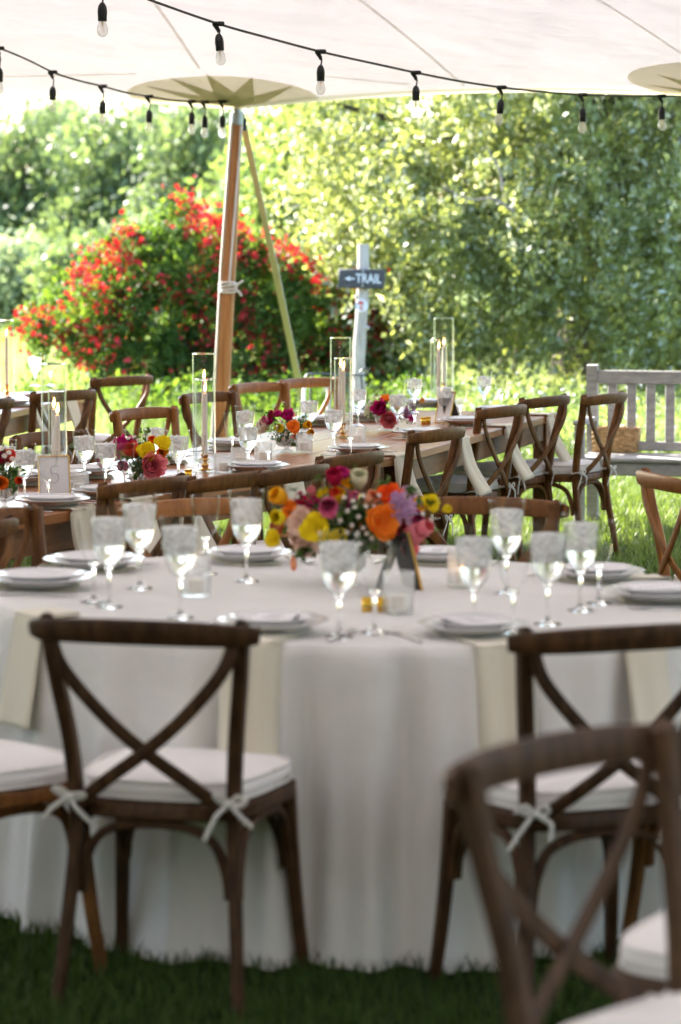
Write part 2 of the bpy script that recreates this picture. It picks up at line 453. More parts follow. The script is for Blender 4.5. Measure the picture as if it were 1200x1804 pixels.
def fast_mesh(name, V, Fq, mats, tint=None, matidx=None, smooth=False):
    """V: (n,3) array, Fq: (m,k) array of k-gons"""
    me = bpy.data.meshes.new(name)
    V = np.asarray(V, dtype=np.float32); Fq = np.asarray(Fq, dtype=np.int32)
    m, k = Fq.shape
    me.vertices.add(len(V)); me.vertices.foreach_set('co', V.ravel())
    me.loops.add(m * k); me.loops.foreach_set('vertex_index', Fq.ravel())
    me.polygons.add(m)
    me.polygons.foreach_set('loop_start', np.arange(0, m * k, k, dtype=np.int32))
    me.polygons.foreach_set('loop_total', np.full(m, k, dtype=np.int32))
    if smooth: me.polygons.foreach_set('use_smooth', np.ones(m, dtype=bool))
    for mt in (mats if isinstance(mats, (list, tuple)) else [mats]): me.materials.append(mt)
    if matidx is not None: me.polygons.foreach_set('material_index', np.asarray(matidx, dtype=np.int32))
    me.update(calc_edges=True)
    if tint is not None:
        a = me.attributes.new('tint', 'FLOAT', 'FACE'); a.data.foreach_set('value', np.asarray(tint, dtype=np.float32))
    return me

# ------------------------------------------------------------------ ground
def ground():
    xs = np.concatenate([np.linspace(-400, -14, 12), np.linspace(-12, 12, 61), np.linspace(14, 400, 12)])
    ys = np.concatenate([np.linspace(-60, 3, 8), np.linspace(4, 32, 71), np.linspace(34, 120, 30), np.linspace(140, 900, 10)])
    X, Y = np.meshgrid(xs, ys)
    Z = np.where((Y > 12), .012 * np.sin(X * 2.1) * np.sin(Y * 1.3 + X), 0) * np.clip((Y - 12) / 4, 0, 1)
    V = np.stack([X, Y, Z], -1).reshape(-1, 3)
    nx, ny = len(xs), len(ys)
    i, j = np.meshgrid(np.arange(nx - 1), np.arange(ny - 1))
    a = (j * nx + i).ravel()
    Fq = np.stack([a, a + 1, a + nx + 1, a + nx], -1)
    m, n, out = newmat('lawn_ground')
    b = n.nodes.new('ShaderNodeBsdfPrincipled'); b.inputs['Roughness'].default_value = .95; b.inputs['Specular IOR Level'].default_value = .1
    ge = n.nodes.new('ShaderNodeNewGeometry'); sp = n.nodes.new('ShaderNodeSeparateXYZ')
    n.links.new(ge.outputs['Position'], sp.inputs[0])
    n1 = n.nodes.new('ShaderNodeTexNoise'); n1.inputs['Scale'].default_value = 2.5; n1.inputs['Detail'].default_value = 8; n1.inputs['Roughness'].default_value = .75
    n.links.new(ge.outputs['Position'], n1.inputs['Vector'])
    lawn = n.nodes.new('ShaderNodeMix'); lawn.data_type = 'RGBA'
    lawn.inputs[6].default_value = (.012, .021, .006, 1); lawn.inputs[7].default_value = (.030, .048, .012, 1)  # near ground coloured darker to deepen the shade on the lawn
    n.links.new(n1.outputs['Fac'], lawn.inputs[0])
    mead = n.nodes.new('ShaderNodeMix'); mead.data_type = 'RGBA'
    mead.inputs[6].default_value = (.10, .16, .045, 1); mead.inputs[7].default_value = (.24, .28, .12, 1)
    n.links.new(n1.outputs['Fac'], mead.inputs[0])
    rg = n.nodes.new('ShaderNodeMapRange'); rg.inputs[1].default_value = 20; rg.inputs[2].default_value = 25
    n.links.new(sp.outputs[1], rg.inputs[0])
    mx = n.nodes.new('ShaderNodeMix'); mx.data_type = 'RGBA'
    n.links.new(rg.outputs[0], mx.inputs[0]); n.links.new(lawn.outputs[2], mx.inputs[6]); n.links.new(mead.outputs[2], mx.inputs[7])
    n.links.new(mx.outputs[2], b.inputs['Base Color']); n.links.new(b.outputs[0], out.inputs[0])
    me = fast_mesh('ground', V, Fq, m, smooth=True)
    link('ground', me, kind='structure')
ground()

RG = np.random.default_rng(11)

def blades(name, n, y0, y1, h, w, mat, margin=.5, power=1.0, clump=0.0, xlim=None, keep=None, kind='stuff', label='', cat='grass', soft=.35):
    u = RG.random(n)
    Y = y0 * (y1 / y0) ** u if power == 0 else y0 + (y1 - y0) * u ** power
    half = Y * 600 / F + margin
    X = (RG.random(n) * 2 - 1) * half
    if xlim: X = xlim[0] + RG.random(n) * (xlim[1] - xlim[0])
    if clump:
        d = np.sin(X * 3.1 + 2 * np.sin(Y * 1.7)) + np.sin(Y * 2.3 + 1.3 * np.sin(X * 2.2))
        k = RG.random(n) < np.clip(.55 + clump * d, 0.06, 1); X, Y = X[k], Y[k]
    if keep is not None:
        k = keep(X, Y); X, Y = X[k], Y[k]
    n = len(X)
    hh = h * (.45 + .9 * RG.random(n)); ww = w * (.6 + .8 * RG.random(n))
    th = RG.random(n) * 2 * np.pi; la = RG.random(n) * 2 * np.pi; lean = hh * (.15 + soft * 1.6 * RG.random(n))
    c, s = np.cos(th), np.sin(th)
    B = np.stack([X, Y, np.zeros(n)], -1)
    side = np.stack([c, s, np.zeros(n)], -1) * ww[:, None] / 2
    L = np.stack([np.cos(la) * lean, np.sin(la) * lean, np.zeros(n)], -1)
    mid = B + L * .35 + np.array([0, 0, 1]) * (hh * .6)[:, None]
    tip = B + L + np.array([0, 0, 1]) * hh[:, None]
    V = np.stack([B - side, B + side, mid + side * .8, mid - side * .8, tip], 1).reshape(-1, 3)
    o = np.arange(n)[:, None] * 5
    T = np.concatenate([o + np.array([[0, 1, 2, 3]]), o + np.array([[3, 2, 4, 4]])], 0)
    # tip triangle as its own polygon set: triangles only
    T3 = np.concatenate([o + np.array([[0, 1, 2]]), o + np.array([[0, 2, 3]]), o + np.array([[3, 2, 4]])], 0)
    t = RG.random(n); t = np.concatenate([t, t, np.clip(t + .15, 0, 1)])
    me = fast_mesh(name, V, T3, mat, t)
    return link(name, me, label=label, cat=cat, kind=kind)

def leaf_cloud(C, size, aspect=.5, droop=.2, normal_bias=None, bias=0.0, tint=None, rng=RG):
    """diamond leaves at centres C"""
    n = len(C)
    N = rng.normal(size=(n, 3))
    if normal_bias is not None: N = N + bias * normal_bias
    N /= np.linalg.norm(N, axis=1, keepdims=True) + 1e-9
    A = rng.normal(size=(n, 3)); A[:, 2] -= droop * 2
    A -= N * (A * N).sum(1, keepdims=True); A /= np.linalg.norm(A, axis=1, keepdims=True) + 1e-9
    B = np.cross(N, A)
    L = size * (.6 + .8 * rng.random(n))[:, None]; Wd = L * aspect * (.7 + .6 * rng.random(n))[:, None]
    P0 = C - A * L * .5; P2 = C + A * L * .5; mid = C + A * L * .02 + N * L * .07
    V = np.stack([P0, mid + B * Wd * .5, P2, mid - B * Wd * .5], 1).reshape(-1, 3)
    Fq = np.arange(n * 4).reshape(n, 4)
    return V, Fq

def clumps(blobs, ncl, per, rc, shell=.55, droop=.0, seed=1, flat=.7, spray=0, lump=.16):
    rng = np.random.default_rng(seed)
    vol = np.array([b[3] * b[4] * b[5] for b in blobs]) ** .67; vol /= vol.sum()
    pick = rng.choice(len(blobs), ncl, p=vol)
    D = rng.normal(size=(ncl, 3)); D /= np.linalg.norm(D, axis=1, keepdims=True)
    rr = shell + (1 - shell) * rng.random(ncl) ** .6
    rr *= 1 + lump * np.sin(D[:, 0] * 7 + D[:, 2] * 5 + pick) + .06 * rng.normal(size=ncl)
    Bc = np.array([b[:3] for b in blobs])[pick]; Br = np.array([b[3:] for b in blobs])[pick]
    CC = Bc + D * rr[:, None] * Br
    k = rng.integers(0, ncl, ncl * per)
    rad = rc * (.5 + rng.random(ncl))[k]
    off = rng.normal(size=(len(k), 3)) * rad[:, None] * .55
    off[:, 2] *= flat
    if spray:
        sd = D + rng.normal(size=D.shape) * .5; sd[:, 2] -= .55; sd /= np.linalg.norm(sd, axis=1, keepdims=True)
        tt = rng.random(len(k)); off = off * (.30 + .35 * tt[:, None]) + sd[k] * (tt * spray * (.6 + .8 * rng.random(ncl)[k]))[:, None]; off[:, 2] -= .3 * spray * tt ** 2
    off[:, 2] -= droop * rad * np.abs(rng.normal(size=len(k)))
    P = CC[k] + off
    tc = rng.random(ncl)[k]
    tint = np.clip(.55 * tc + .45 * rng.random(len(k)), 0, 1)
    return P, tint, CC, D[k], rng

def trunk_mb(base, top, r0, r1, targets, seed=0, bend=.15, nlimb=14):
    r = random.Random(seed); m = MB()
    base, top = Vector(base), Vector(top)
    pts = []
    for i in range(9):
        t = i / 8; p = base.lerp(top, t)
        p += Vector((math.sin(t * 5 + seed) * bend, math.cos(t * 4 + seed) * bend, 0)) * t
        pts.append(p)
    m.tube(pts, [r0 * (1 - t / 8) + r1 * (t / 8) + (r0 * .5 if t == 0 else 0) for t in range(9)], 9)
    for k in range(nlimb):
        if not len(targets): break
        g = Vector(targets[r.randrange(len(targets))])
        t = r.uniform(.25, .95); s = pts[int(t * 8)]
        mid = s.lerp(g, .5) + Vector((r.uniform(-.3, .3), r.uniform(-.3, .3), r.uniform(0, .5)))
        q = [s.lerp(mid, u) * (1 - u) + mid.lerp(g, u) * u for u in (0, .25, .5, .75, 1)]
        rr = (r0 * (1 - t) + r1 * t) * .5
        m.tube(q, [rr * (1 - u * .8) for u in (0, .25, .5, .75, 1)], 5)
    return m

def tree(name, label, cat, base, th, r0, blobs, ncl, per, rc, leaf, mat, bark='bark', seed=1, droop=.3, shell=.45, aspect=.5, group=None, flat=.7, nlimb=14, bias=0.0, spray=0):
    root = thing(name, label, cat, base, 0, group)
    b0 = Vector(base)
    P, tint, CC, D, rng = clumps(blobs, ncl, per, rc, shell, droop, seed, flat, spray)
    kk = P[:, 2] > .1; P = P[kk]; tint = tint[kk]
    V, Fq = leaf_cloud(P - np.array(b0), leaf, aspect, droop, rng=rng)
    me = fast_mesh('crown', V, Fq, mat, tint)
    link('crown', me, root)
    tm = trunk_mb((0, 0, -.1), (rnd.uniform(-.3, .3), 0, th), r0, r0 * .35, (CC - np.array(b0)), seed, nlimb=nlimb)
    tm.build('trunk', M[bark], root)
    return root

def bez_(P, n=4):
    out = []
    for i in range(len(P) - 1):
        p0 = P[max(i - 1, 0)]; p1 = P[i]; p2 = P[i + 1]; p3 = P[min(i + 2, len(P) - 1)]
        for k in range(n):
            t = k / n
            out.append(.5 * ((2 * p1) + (-p0 + p2) * t + (2 * p0 - 5 * p1 + 4 * p2 - p3) * t * t + (-p0 + 3 * p1 - 3 * p2 + p3) * t ** 3))
    out.append(P[-1]); return out

# ------------------------------------------------------------------ the large tree on the right
def B(px, py, Y, rpx, ry=None, rz=None):
    p = atY(px, py, Y); s = rpx * Y / F
    return (p.x, Y, p.z, s, ry or s, (rz * Y / F) if rz else s)
blobs = [B(650, 300, 29.5, 130, 1.0), B(760, 420, 28.6, 150, 1.0), B(900, 300, 28.6, 190, 1.1), B(900, 480, 28.4, 120, .8, 90),
         B(1060, 460, 28.2, 170, 1.0, 130), B(1180, 560, 28.0, 130, .8, 90), B(1240, 380, 28.4, 220, 1.2), B(1080, 200, 29.0, 240, 1.3),
         B(720, 150, 30, 210, 1.3), B(700, 540, 29.2, 90, .6, 70), B(640, 430, 29.6, 70, .6), B(1180, 640, 28.4, 60, .6, 40),
         (2.5, 31.5, 5.2, 3.4, 2.6, 2.2), (5.4, 31, 4.2, 2.6, 2.6, 2.8)]
BT = tree('broad_tree', 'large bushy tree with drooping glossy green leaves filling the right background', 'tree', (2.6, 31.6, 0), 5.5, .30,
     blobs, 3300, 54, .20, .078, M['leaf_right'], seed=3, droop=.5, shell=.35, aspect=.45, nlimb=60, spray=.55)

for pl, r0 in (([(780, 330), (830, 352), (868, 350), (905, 372)], .016), ([(860, 262), (880, 300), (885, 335)], .012)):
    m = MB(); N = len(pl); m.tube(bez_([atY(x, y, 27.25 - .1 * i) - BT.location for i, (x, y) in enumerate(pl)]), [r0 * (.45 + .55 * t / ((N - 1) * 4)) for t in range((N - 1) * 4 + 1)], 7)
    m.build('limb', M['bark_pale'], BT)

# ------------------------------------------------------------------ lime-green tree in the middle
tree('lime_tree', 'bright yellow-green young tree between the tent pole and the trail signpost', 'tree', atY(520, 760, 40) * Vector((1, 1, 0)), 3.0, .10,
     [B(560, 250, 40, 105, .9), B(520, 360, 39.5, 95, .9), B(590, 420, 39, 85, .8), B(480, 430, 40, 60, .6), B(600, 180, 41, 90, .9), B(545, 470, 39, 80, .7, 60)],
     620, 40, .30, .12, M['leaf_lime'], bark='bark_pale', seed=5, shell=.3, droop=.2)

# ------------------------------------------------------------------ woods behind, tree by tree
far = [
    # px, py(centre), Y, radius px, extra, leaf material, bark, label
    (20, 300, 62, 95, 160, 'leaf_far', 'bark', 'dark leafy tree at the far left edge of the wood'),
    (110, 270, 70, 80, 165, 'leaf_farpale', 'bark_pale', 'pale airy tree second from the left in the wood behind the meadow'),
    (190, 320, 60, 80, 150, 'leaf_far', 'bark', 'rounded mid-green tree above the left end of the red bush'),
    (255, 270, 72, 65, 160, 'leaf_farpale', 'bark_pale', 'slender greyish tree with sky gaps under the hanging bulbs'),
    (330, 300, 58, 85, 165, 'leaf_far', 'bark_pale', 'tall tree with pale upright branches left of the tent pole'),
    (400, 290, 66, 70, 150, 'leaf_far', 'bark', 'green tree directly behind the tent pole'),
    (455, 360, 52, 75, 110, 'leaf_lime', 'bark_pale', 'low yellowish tree seen right of the tent pole and strap'),
]
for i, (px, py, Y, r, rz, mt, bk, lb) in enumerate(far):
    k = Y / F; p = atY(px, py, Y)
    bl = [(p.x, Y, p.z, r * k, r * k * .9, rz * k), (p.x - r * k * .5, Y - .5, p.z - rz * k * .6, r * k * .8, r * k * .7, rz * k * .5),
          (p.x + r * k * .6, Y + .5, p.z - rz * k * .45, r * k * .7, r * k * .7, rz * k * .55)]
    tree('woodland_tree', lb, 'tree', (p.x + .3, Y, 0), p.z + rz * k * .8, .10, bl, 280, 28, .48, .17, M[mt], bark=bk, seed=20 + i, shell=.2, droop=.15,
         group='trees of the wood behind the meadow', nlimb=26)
under = [(40, 480, 50, 90, 60, 'leaf_farpale', 'pale green shrub at the left edge below the wood'),
         (170, 470, 48, 90, 55, 'leaf_far', 'dark green shrub low behind the left side of the red bush'),
         (270, 450, 55, 70, 60, 'leaf_farpale', 'light green shrub behind the top of the red bush'),
         (430, 470, 46, 60, 60, 'leaf_lime', 'yellow-green shrub behind the bush between pole and strap'),
         (100, 530, 56, 120, 40, 'leaf_far', 'low dark thicket along the back of the meadow')]
for i, (px, py, Y, r, rz, mt, lb) in enumerate(under):
    k = Y / F; p = atY(px, py, Y)
    tree('woodland_shrub', lb, 'shrub', (p.x, Y, 0), max(.5, p.z), .05, [(p.x, Y, p.z, r * k, r * k * .8, rz * k), (p.x, Y, p.z * .5, r * k * .9, r * k * .7, p.z * .55)],
         260, 34, .34, .14, M[mt], seed=50 + i, shell=.2, droop=.1, group='shrubs at the edge of the wood', nlimb=8)
# thicket seen under the branches of the large tree
under2 = [(760, 640, 37, 90, 60, 'leaf_far', 'dark shrub just right of the trail signpost behind the vases'),
          (860, 620, 41, 90, 60, 'leaf_lime', 'sunlit shrub behind the dark trunks under the large tree'),
          (960, 640, 37, 100, 55, 'leaf_lime', 'bright shrub behind the far chairs left of the bench'),
          (1090, 610, 40, 110, 60, 'leaf_far', 'deep green shrub behind the bench backrest'),
          (1200, 660, 36, 90, 50, 'leaf_lime', 'yellow-green shrub behind the right end of the bench'),
          (680, 600, 42, 70, 80, 'leaf_far', 'green shrub filling the gap behind the signpost')]
for i, (px, py, Y, r, rz, mt, lb) in enumerate(under2):
    k = Y / F; p = atY(px, py, Y)
    tree('understory_shrub', lb, 'shrub', (p.x, Y, 0), .9, .03, [(p.x, Y, p.z, r * k, r * k * .6, rz * k), (p.x, Y, .3, r * k, r * k * .6, .5)],
         300, 34, .24, .10, M[mt], seed=70 + i, shell=.2, droop=.1, group='shrubs under the large tree', nlimb=8)
# three bare dark trunks below the canopy of leaves
for i, (px, w, lean, lb) in enumerate([(882, 17, .1, 'thicker dark trunk of the forked pair under the large tree'), (903, 10, .35, 'thinner leaning dark trunk of the forked pair under the large tree'),
                                   (842, 8, -.1, 'slim dark trunk left of the forked pair under the large tree')]):
    t = thing('small_tree', lb, 'tree', (atY(px, 700, 33.5).x, 33.5, 0), 0, 'small trees under the large tree')
    m = MB(); hgt = 3.2; r = w * 33.5 / F / 2
    m.tube([(lean * (u ** 1.5) * .9 + .05 * math.sin(u * 7), 0, u * hgt) for u in [k / 8 for k in range(9)]], [r * (1 - .5 * k / 8) for k in range(9)], 8)
    for s in (-1, 1): m.tube([(lean * .2, 0, 1.1 + .1 * s), (s * .3, .1, 1.5), (s * .8, .1, 2.1 + .2 * s)], [r * .5, r * .35, r * .15], 6)
    m.build('trunk', M['bark'], t)
    cb = [(t.location.x + lean, 33.5, 2.6, .7, .5, .5)]
    P, tint, CC, D, rng = clumps(cb, 60, 20, .25, .2, .2, 90 + i)
    V, Fq = leaf_cloud(P - np.array(t.location), .09, .5, .3, rng=rng)
    link('crown', fast_mesh('crown', V, Fq, M['leaf_right'], tint), t)
# the wood that reads as one mass far behind
P, tint, CC, D, rng = clumps([(x, 92 + 3 * math.sin(x), 1.4 + .4 * math.sin(x * 1.3), 3.5, 2.5, 1.9 + .5 * math.sin(x * .7)) for x in np.arange(-24, 25, 3.5)], 2400, 14, .8, .2, .1, 99)
V, Fq = leaf_cloud(P, .42, .6, .1, rng=rng)
link('far_wood', fast_mesh('far_wood', V, Fq, M['leaf_farpale'], tint), label='haze-tinted pale wood closing the view far behind the meadow', kind='stuff')

# ------------------------------------------------------------------ the red-flowering shrub
def red_bush():
    Y = 29.5
    L = [(95, 560, 48), (150, 520, 50), (205, 470, 48), (250, 455, 55), (230, 425, 28), (318, 400, 34), (318, 362, 22), (345, 385, 18), (300, 460, 75), (390, 470, 70), (400, 430, 42), (465, 500, 75), (450, 455, 28), (545, 500, 42), (525, 475, 26),
         (565, 560, 75), (610, 540, 40), (655, 570, 55), (695, 600, 42), (720, 640, 34), (700, 550, 34), (738, 600, 30), (670, 525, 30), (700, 660, 40), (45, 585, 20), (180, 570, 75), (270, 560, 120), (400, 590, 130), (540, 630, 100), (660, 650, 70), (300, 650, 90), (230, 640, 80), (420, 660, 90), (90, 560, 50)]
    blobs = []
    for (px, py, r) in L:
        b = B(px, py, Y + rnd.uniform(-.4, .4), r); blobs.append((b[0], b[1], max(b[2], .25), b[3], b[3] * .8, b[3] * .95))
    base = atY(380, 690, Y); base.z = 0
    root = thing('flowering_shrub', 'wide green shrub covered in small bright red blossoms behind the tent pole', 'shrub', base)
    b0 = np.array(base)
    P, tint, CC, D, rng = clumps(blobs, 1700, 38, .15, .35, .1, 12, .8, .18, .22)
    kk = P[:, 2] > .05; P = P[kk]; tint = tint[kk]
    V, Fq = leaf_cloud(P - b0, .062, .45, .1, rng=rng)
    link('crown', fast_mesh('crown', V, Fq, M['leaf_bush'], tint), root)
    # blossoms: clusters of small cups, mostly near the surface
    rng = np.random.default_rng(5)
    br = np.array([b[3:] for b in blobs]); bc = np.array([b[:3] for b in blobs])
    NB = 1500
    pk = rng.choice(len(blobs), NB, p=br[:, 0] ** 1.3 / (br[:, 0] ** 1.3).sum())
    d = rng.normal(size=(NB, 3)); d[:, 1] -= .5; d[:, 2] += .25; d /= np.linalg.norm(d, axis=1, keepdims=True)
    cc = bc[pk] + d * br[pk] * (1.0 + .08 * rng.normal(size=(NB, 1)))
    k = rng.integers(0, NB, 6800) ** 1
    keepc = (np.sin(cc[:, 0] * 5 + 1) + np.sin(cc[:, 2] * 6 + cc[:, 0] * 3) + rng.normal(size=NB) * .6) > -.45
    k = k[keepc[k]]
    k = np.concatenate([k, rng.choice(np.nonzero((cc[:, 0] > .0) & keepc)[0], 1500)])
    c = cc[k] + rng.normal(size=(len(k), 3)) * .075
    c = c[c[:, 2] > .15]; n = len(c)
    V = []; Fq = []; T = []
    N = rng.normal(size=(n, 3)); N[:, 1] -= 1.0; N[:, 2] += .4; N /= np.linalg.norm(N, axis=1, keepdims=True)
    A = np.cross(N, rng.normal(size=(n, 3))); A /= np.linalg.norm(A, axis=1, keepdims=True); Bv = np.cross(N, A)
    sz = .026 * (.6 + .8 * rng.random(n))[:, None]
    ring = []
    for q in range(5):
        th = 2 * math.pi * q / 5
        dirv = A * math.cos(th) + Bv * math.sin(th)
        sd_ = -A * math.sin(th) + Bv * math.cos(th)
        ring.append(np.stack([c, c + dirv * sz * .6 + sd_ * sz * .42 + N * sz * .35, c + dirv * sz * 1.05 + N * sz * .75, c + dirv * sz * .6 - sd_ * sz * .42 + N * sz * .35], 1))
    V = np.concatenate(ring, 0).reshape(-1, 3); Fq = np.arange(len(V)).reshape(-1, 4)
    tt = np.tile(rng.random(n), 5)
    o = link('blossom', fast_mesh('blossom', V - b0, Fq, M['blossom_red'], tt), root); o['kind'] = 'stuff'
    m = MB(); r = random.Random(4)
    for q in range(16):
        g = Vector(CC[r.randrange(len(CC))]) - base; s = Vector((r.uniform(-.5, .5), r.uniform(-.2, .2), -.05))
        m.tube([s, s.lerp(g, .5) + Vector((0, 0, .15)), g], [.028, .018, .006], 5)
    m.build('trunk', M['bark'], root)
red_bush()

# unseen leafy belt added behind the camera and beside it, blocking low sky light
def sky_blocking_wood():
    rng = np.random.default_rng(77); C = []
    for a in np.linspace(math.radians(138), math.radians(402), 60):
        rad = 33 + 3 * math.sin(a * 5)
        C.append((rad * math.cos(a), 6 + rad * math.sin(a), 3.0 + math.sin(a * 7), 4.5, 4.5, 4.0))
    P, tint, CC, D, rng = clumps(C, 2600, 16, 1.8, .2, .1, 78)
    P = P[P[:, 2] > 0]; V, Fq = leaf_cloud(P, 1.0, .7, .1, rng=rng)
    link('sky_blocking_wood', fast_mesh('sky_blocking_wood', V, Fq, M['leaf_far'], tint[:len(P)]), label='unseen leafy belt added behind and beside the camera to block low sky light', kind='stuff')
sky_blocking_wood()

# ------------------------------------------------------------------ weeds and meadow in front of the shrub
def weeds(name, label, x0, x1, y0, y1, h, n, leaf, mat, seed, cat='weeds'):
    rng = np.random.default_rng(seed)
    ns = max(6, n // 26)
    sx = x0 + (x1 - x0) * rng.random(ns); sy = y0 + (y1 - y0) * rng.random(ns); sh = h * (.35 + .75 * rng.random(ns))
    k = rng.integers(0, ns, n); t = rng.random(n) ** .7
    P = np.stack([sx[k] + rng.normal(size=n) * .06 * (.4 + t), sy[k] + rng.normal(size=n) * .06, sh[k] * t], -1)
    V, Fq = leaf_cloud(P, leaf, .35, -.35, rng=rng)
    return link(name, fast_mesh(name, V, Fq, mat, rng.random(n)), label=label, cat=cat, kind='stuff')
weeds('weeds', 'pale green weeds growing in front of the red-flowering shrub', -3.0, 1.0, 26.0, 28.6, .42, 8000, .07, M['leaf_bush'], 31)
weeds('wild_plants', 'loose leafy wild plants between the bench and the large tree', .6, 3.6, 21.5, 27, .42, 12000, .06, M['leaf_lime'], 32)
blades('meadow_grass', 90000, 21.5, 60, .26, .010, M['meadow'], 1.0, 1.6, .25, keep=lambda X, Y: (Y > 30) | ((X < -2.6 + .05 * Y)  & (X < -1.9)) | ((X > .3) & (Y > 22)), label='tall pale meadow grass beyond the mown lawn', soft=.3)
blades('rough_grass', 60000, 21, 29, .13, .009, M['grass'], .6, 1.0, .15, label='longer rough grass between the lawn and the red shrub')
blades('lawn_grass', 270000, 8.3, 21.5, .055, .0062, M['grass'], .8, 1.0, .12, label='short mown lawn grass under and beyond the tables')
blades('shaded_lawn_grass', 170000, 3.6, 8.6, .046, .0040, M['grass_shade'], .9, 1.0, .05, label='shade-coloured lawn grass in the foreground under the round table')
# daisies dotted in the meadow by the bench
def daisies_in_grass():
    rng = np.random.default_rng(8); n = 260
    X = .4 + 3.6 * rng.random(n); Y = 20.5 + 5 * rng.random(n); Z = .18 + .35 * rng.random(n)
    V = []; 
    C = np.stack([X, Y, Z], -1)
    Vv, Fq = leaf_cloud(np.repeat(C, 5, 0) + rng.normal(size=(n * 5, 3)) * .006, .017, .7, 0, rng=rng)
    link('meadow_daisies', fast_mesh('meadow_daisies', Vv, Fq, M['daisy_petal'], rng.random(n * 5)), label='small white wildflowers scattered in the tall grass by the bench', cat='wildflowers', kind='stuff')
daisies_in_grass()

# ------------------------------------------------------------------ tent
PX = [-10.0, -6.9, -3.9, None, 2.33, 5.5, 9.0]
P1 = atY(418, 180, 19.3)
PX[3] = P1.x
PYs = [19.4, 19.4, 19.2, 19.3, 17.9, 17.6, 17.4]
PZ0 = 2.545
def pole_line(x):
    x = min(max(x, PX[0]), PX[-1])
    for i in range(6):
        if x <= PX[i + 1] + 1e-9:
            t = (x - PX[i]) / (PX[i + 1] - PX[i]); return PYs[i] * (1 - t) + PYs[i + 1] * t, t
    return PYs[-1], 1
def eave_y(x):
    y, t = pole_line(x); return y - .42 * 4 * t * (1 - t)
def canopy_z(x, y):
    w = pole_line(x)[0] - y
    ripple = 0
    return PZ0 + .135 * w * (1 - w / 26.5) + ripple
def canopy_hit(px, py, lo=10.0, hi=20.5):
    for _ in range(50):
        mid = (lo + hi) / 2; p = atY(px, py, mid)
        if p.z < canopy_z(p.x, p.y): lo = mid     # ray still below the cloth
        else: hi = mid
        # ray climbs with distance while the cloth sinks: one crossing
    return atY(px, py, (lo + hi) / 2)

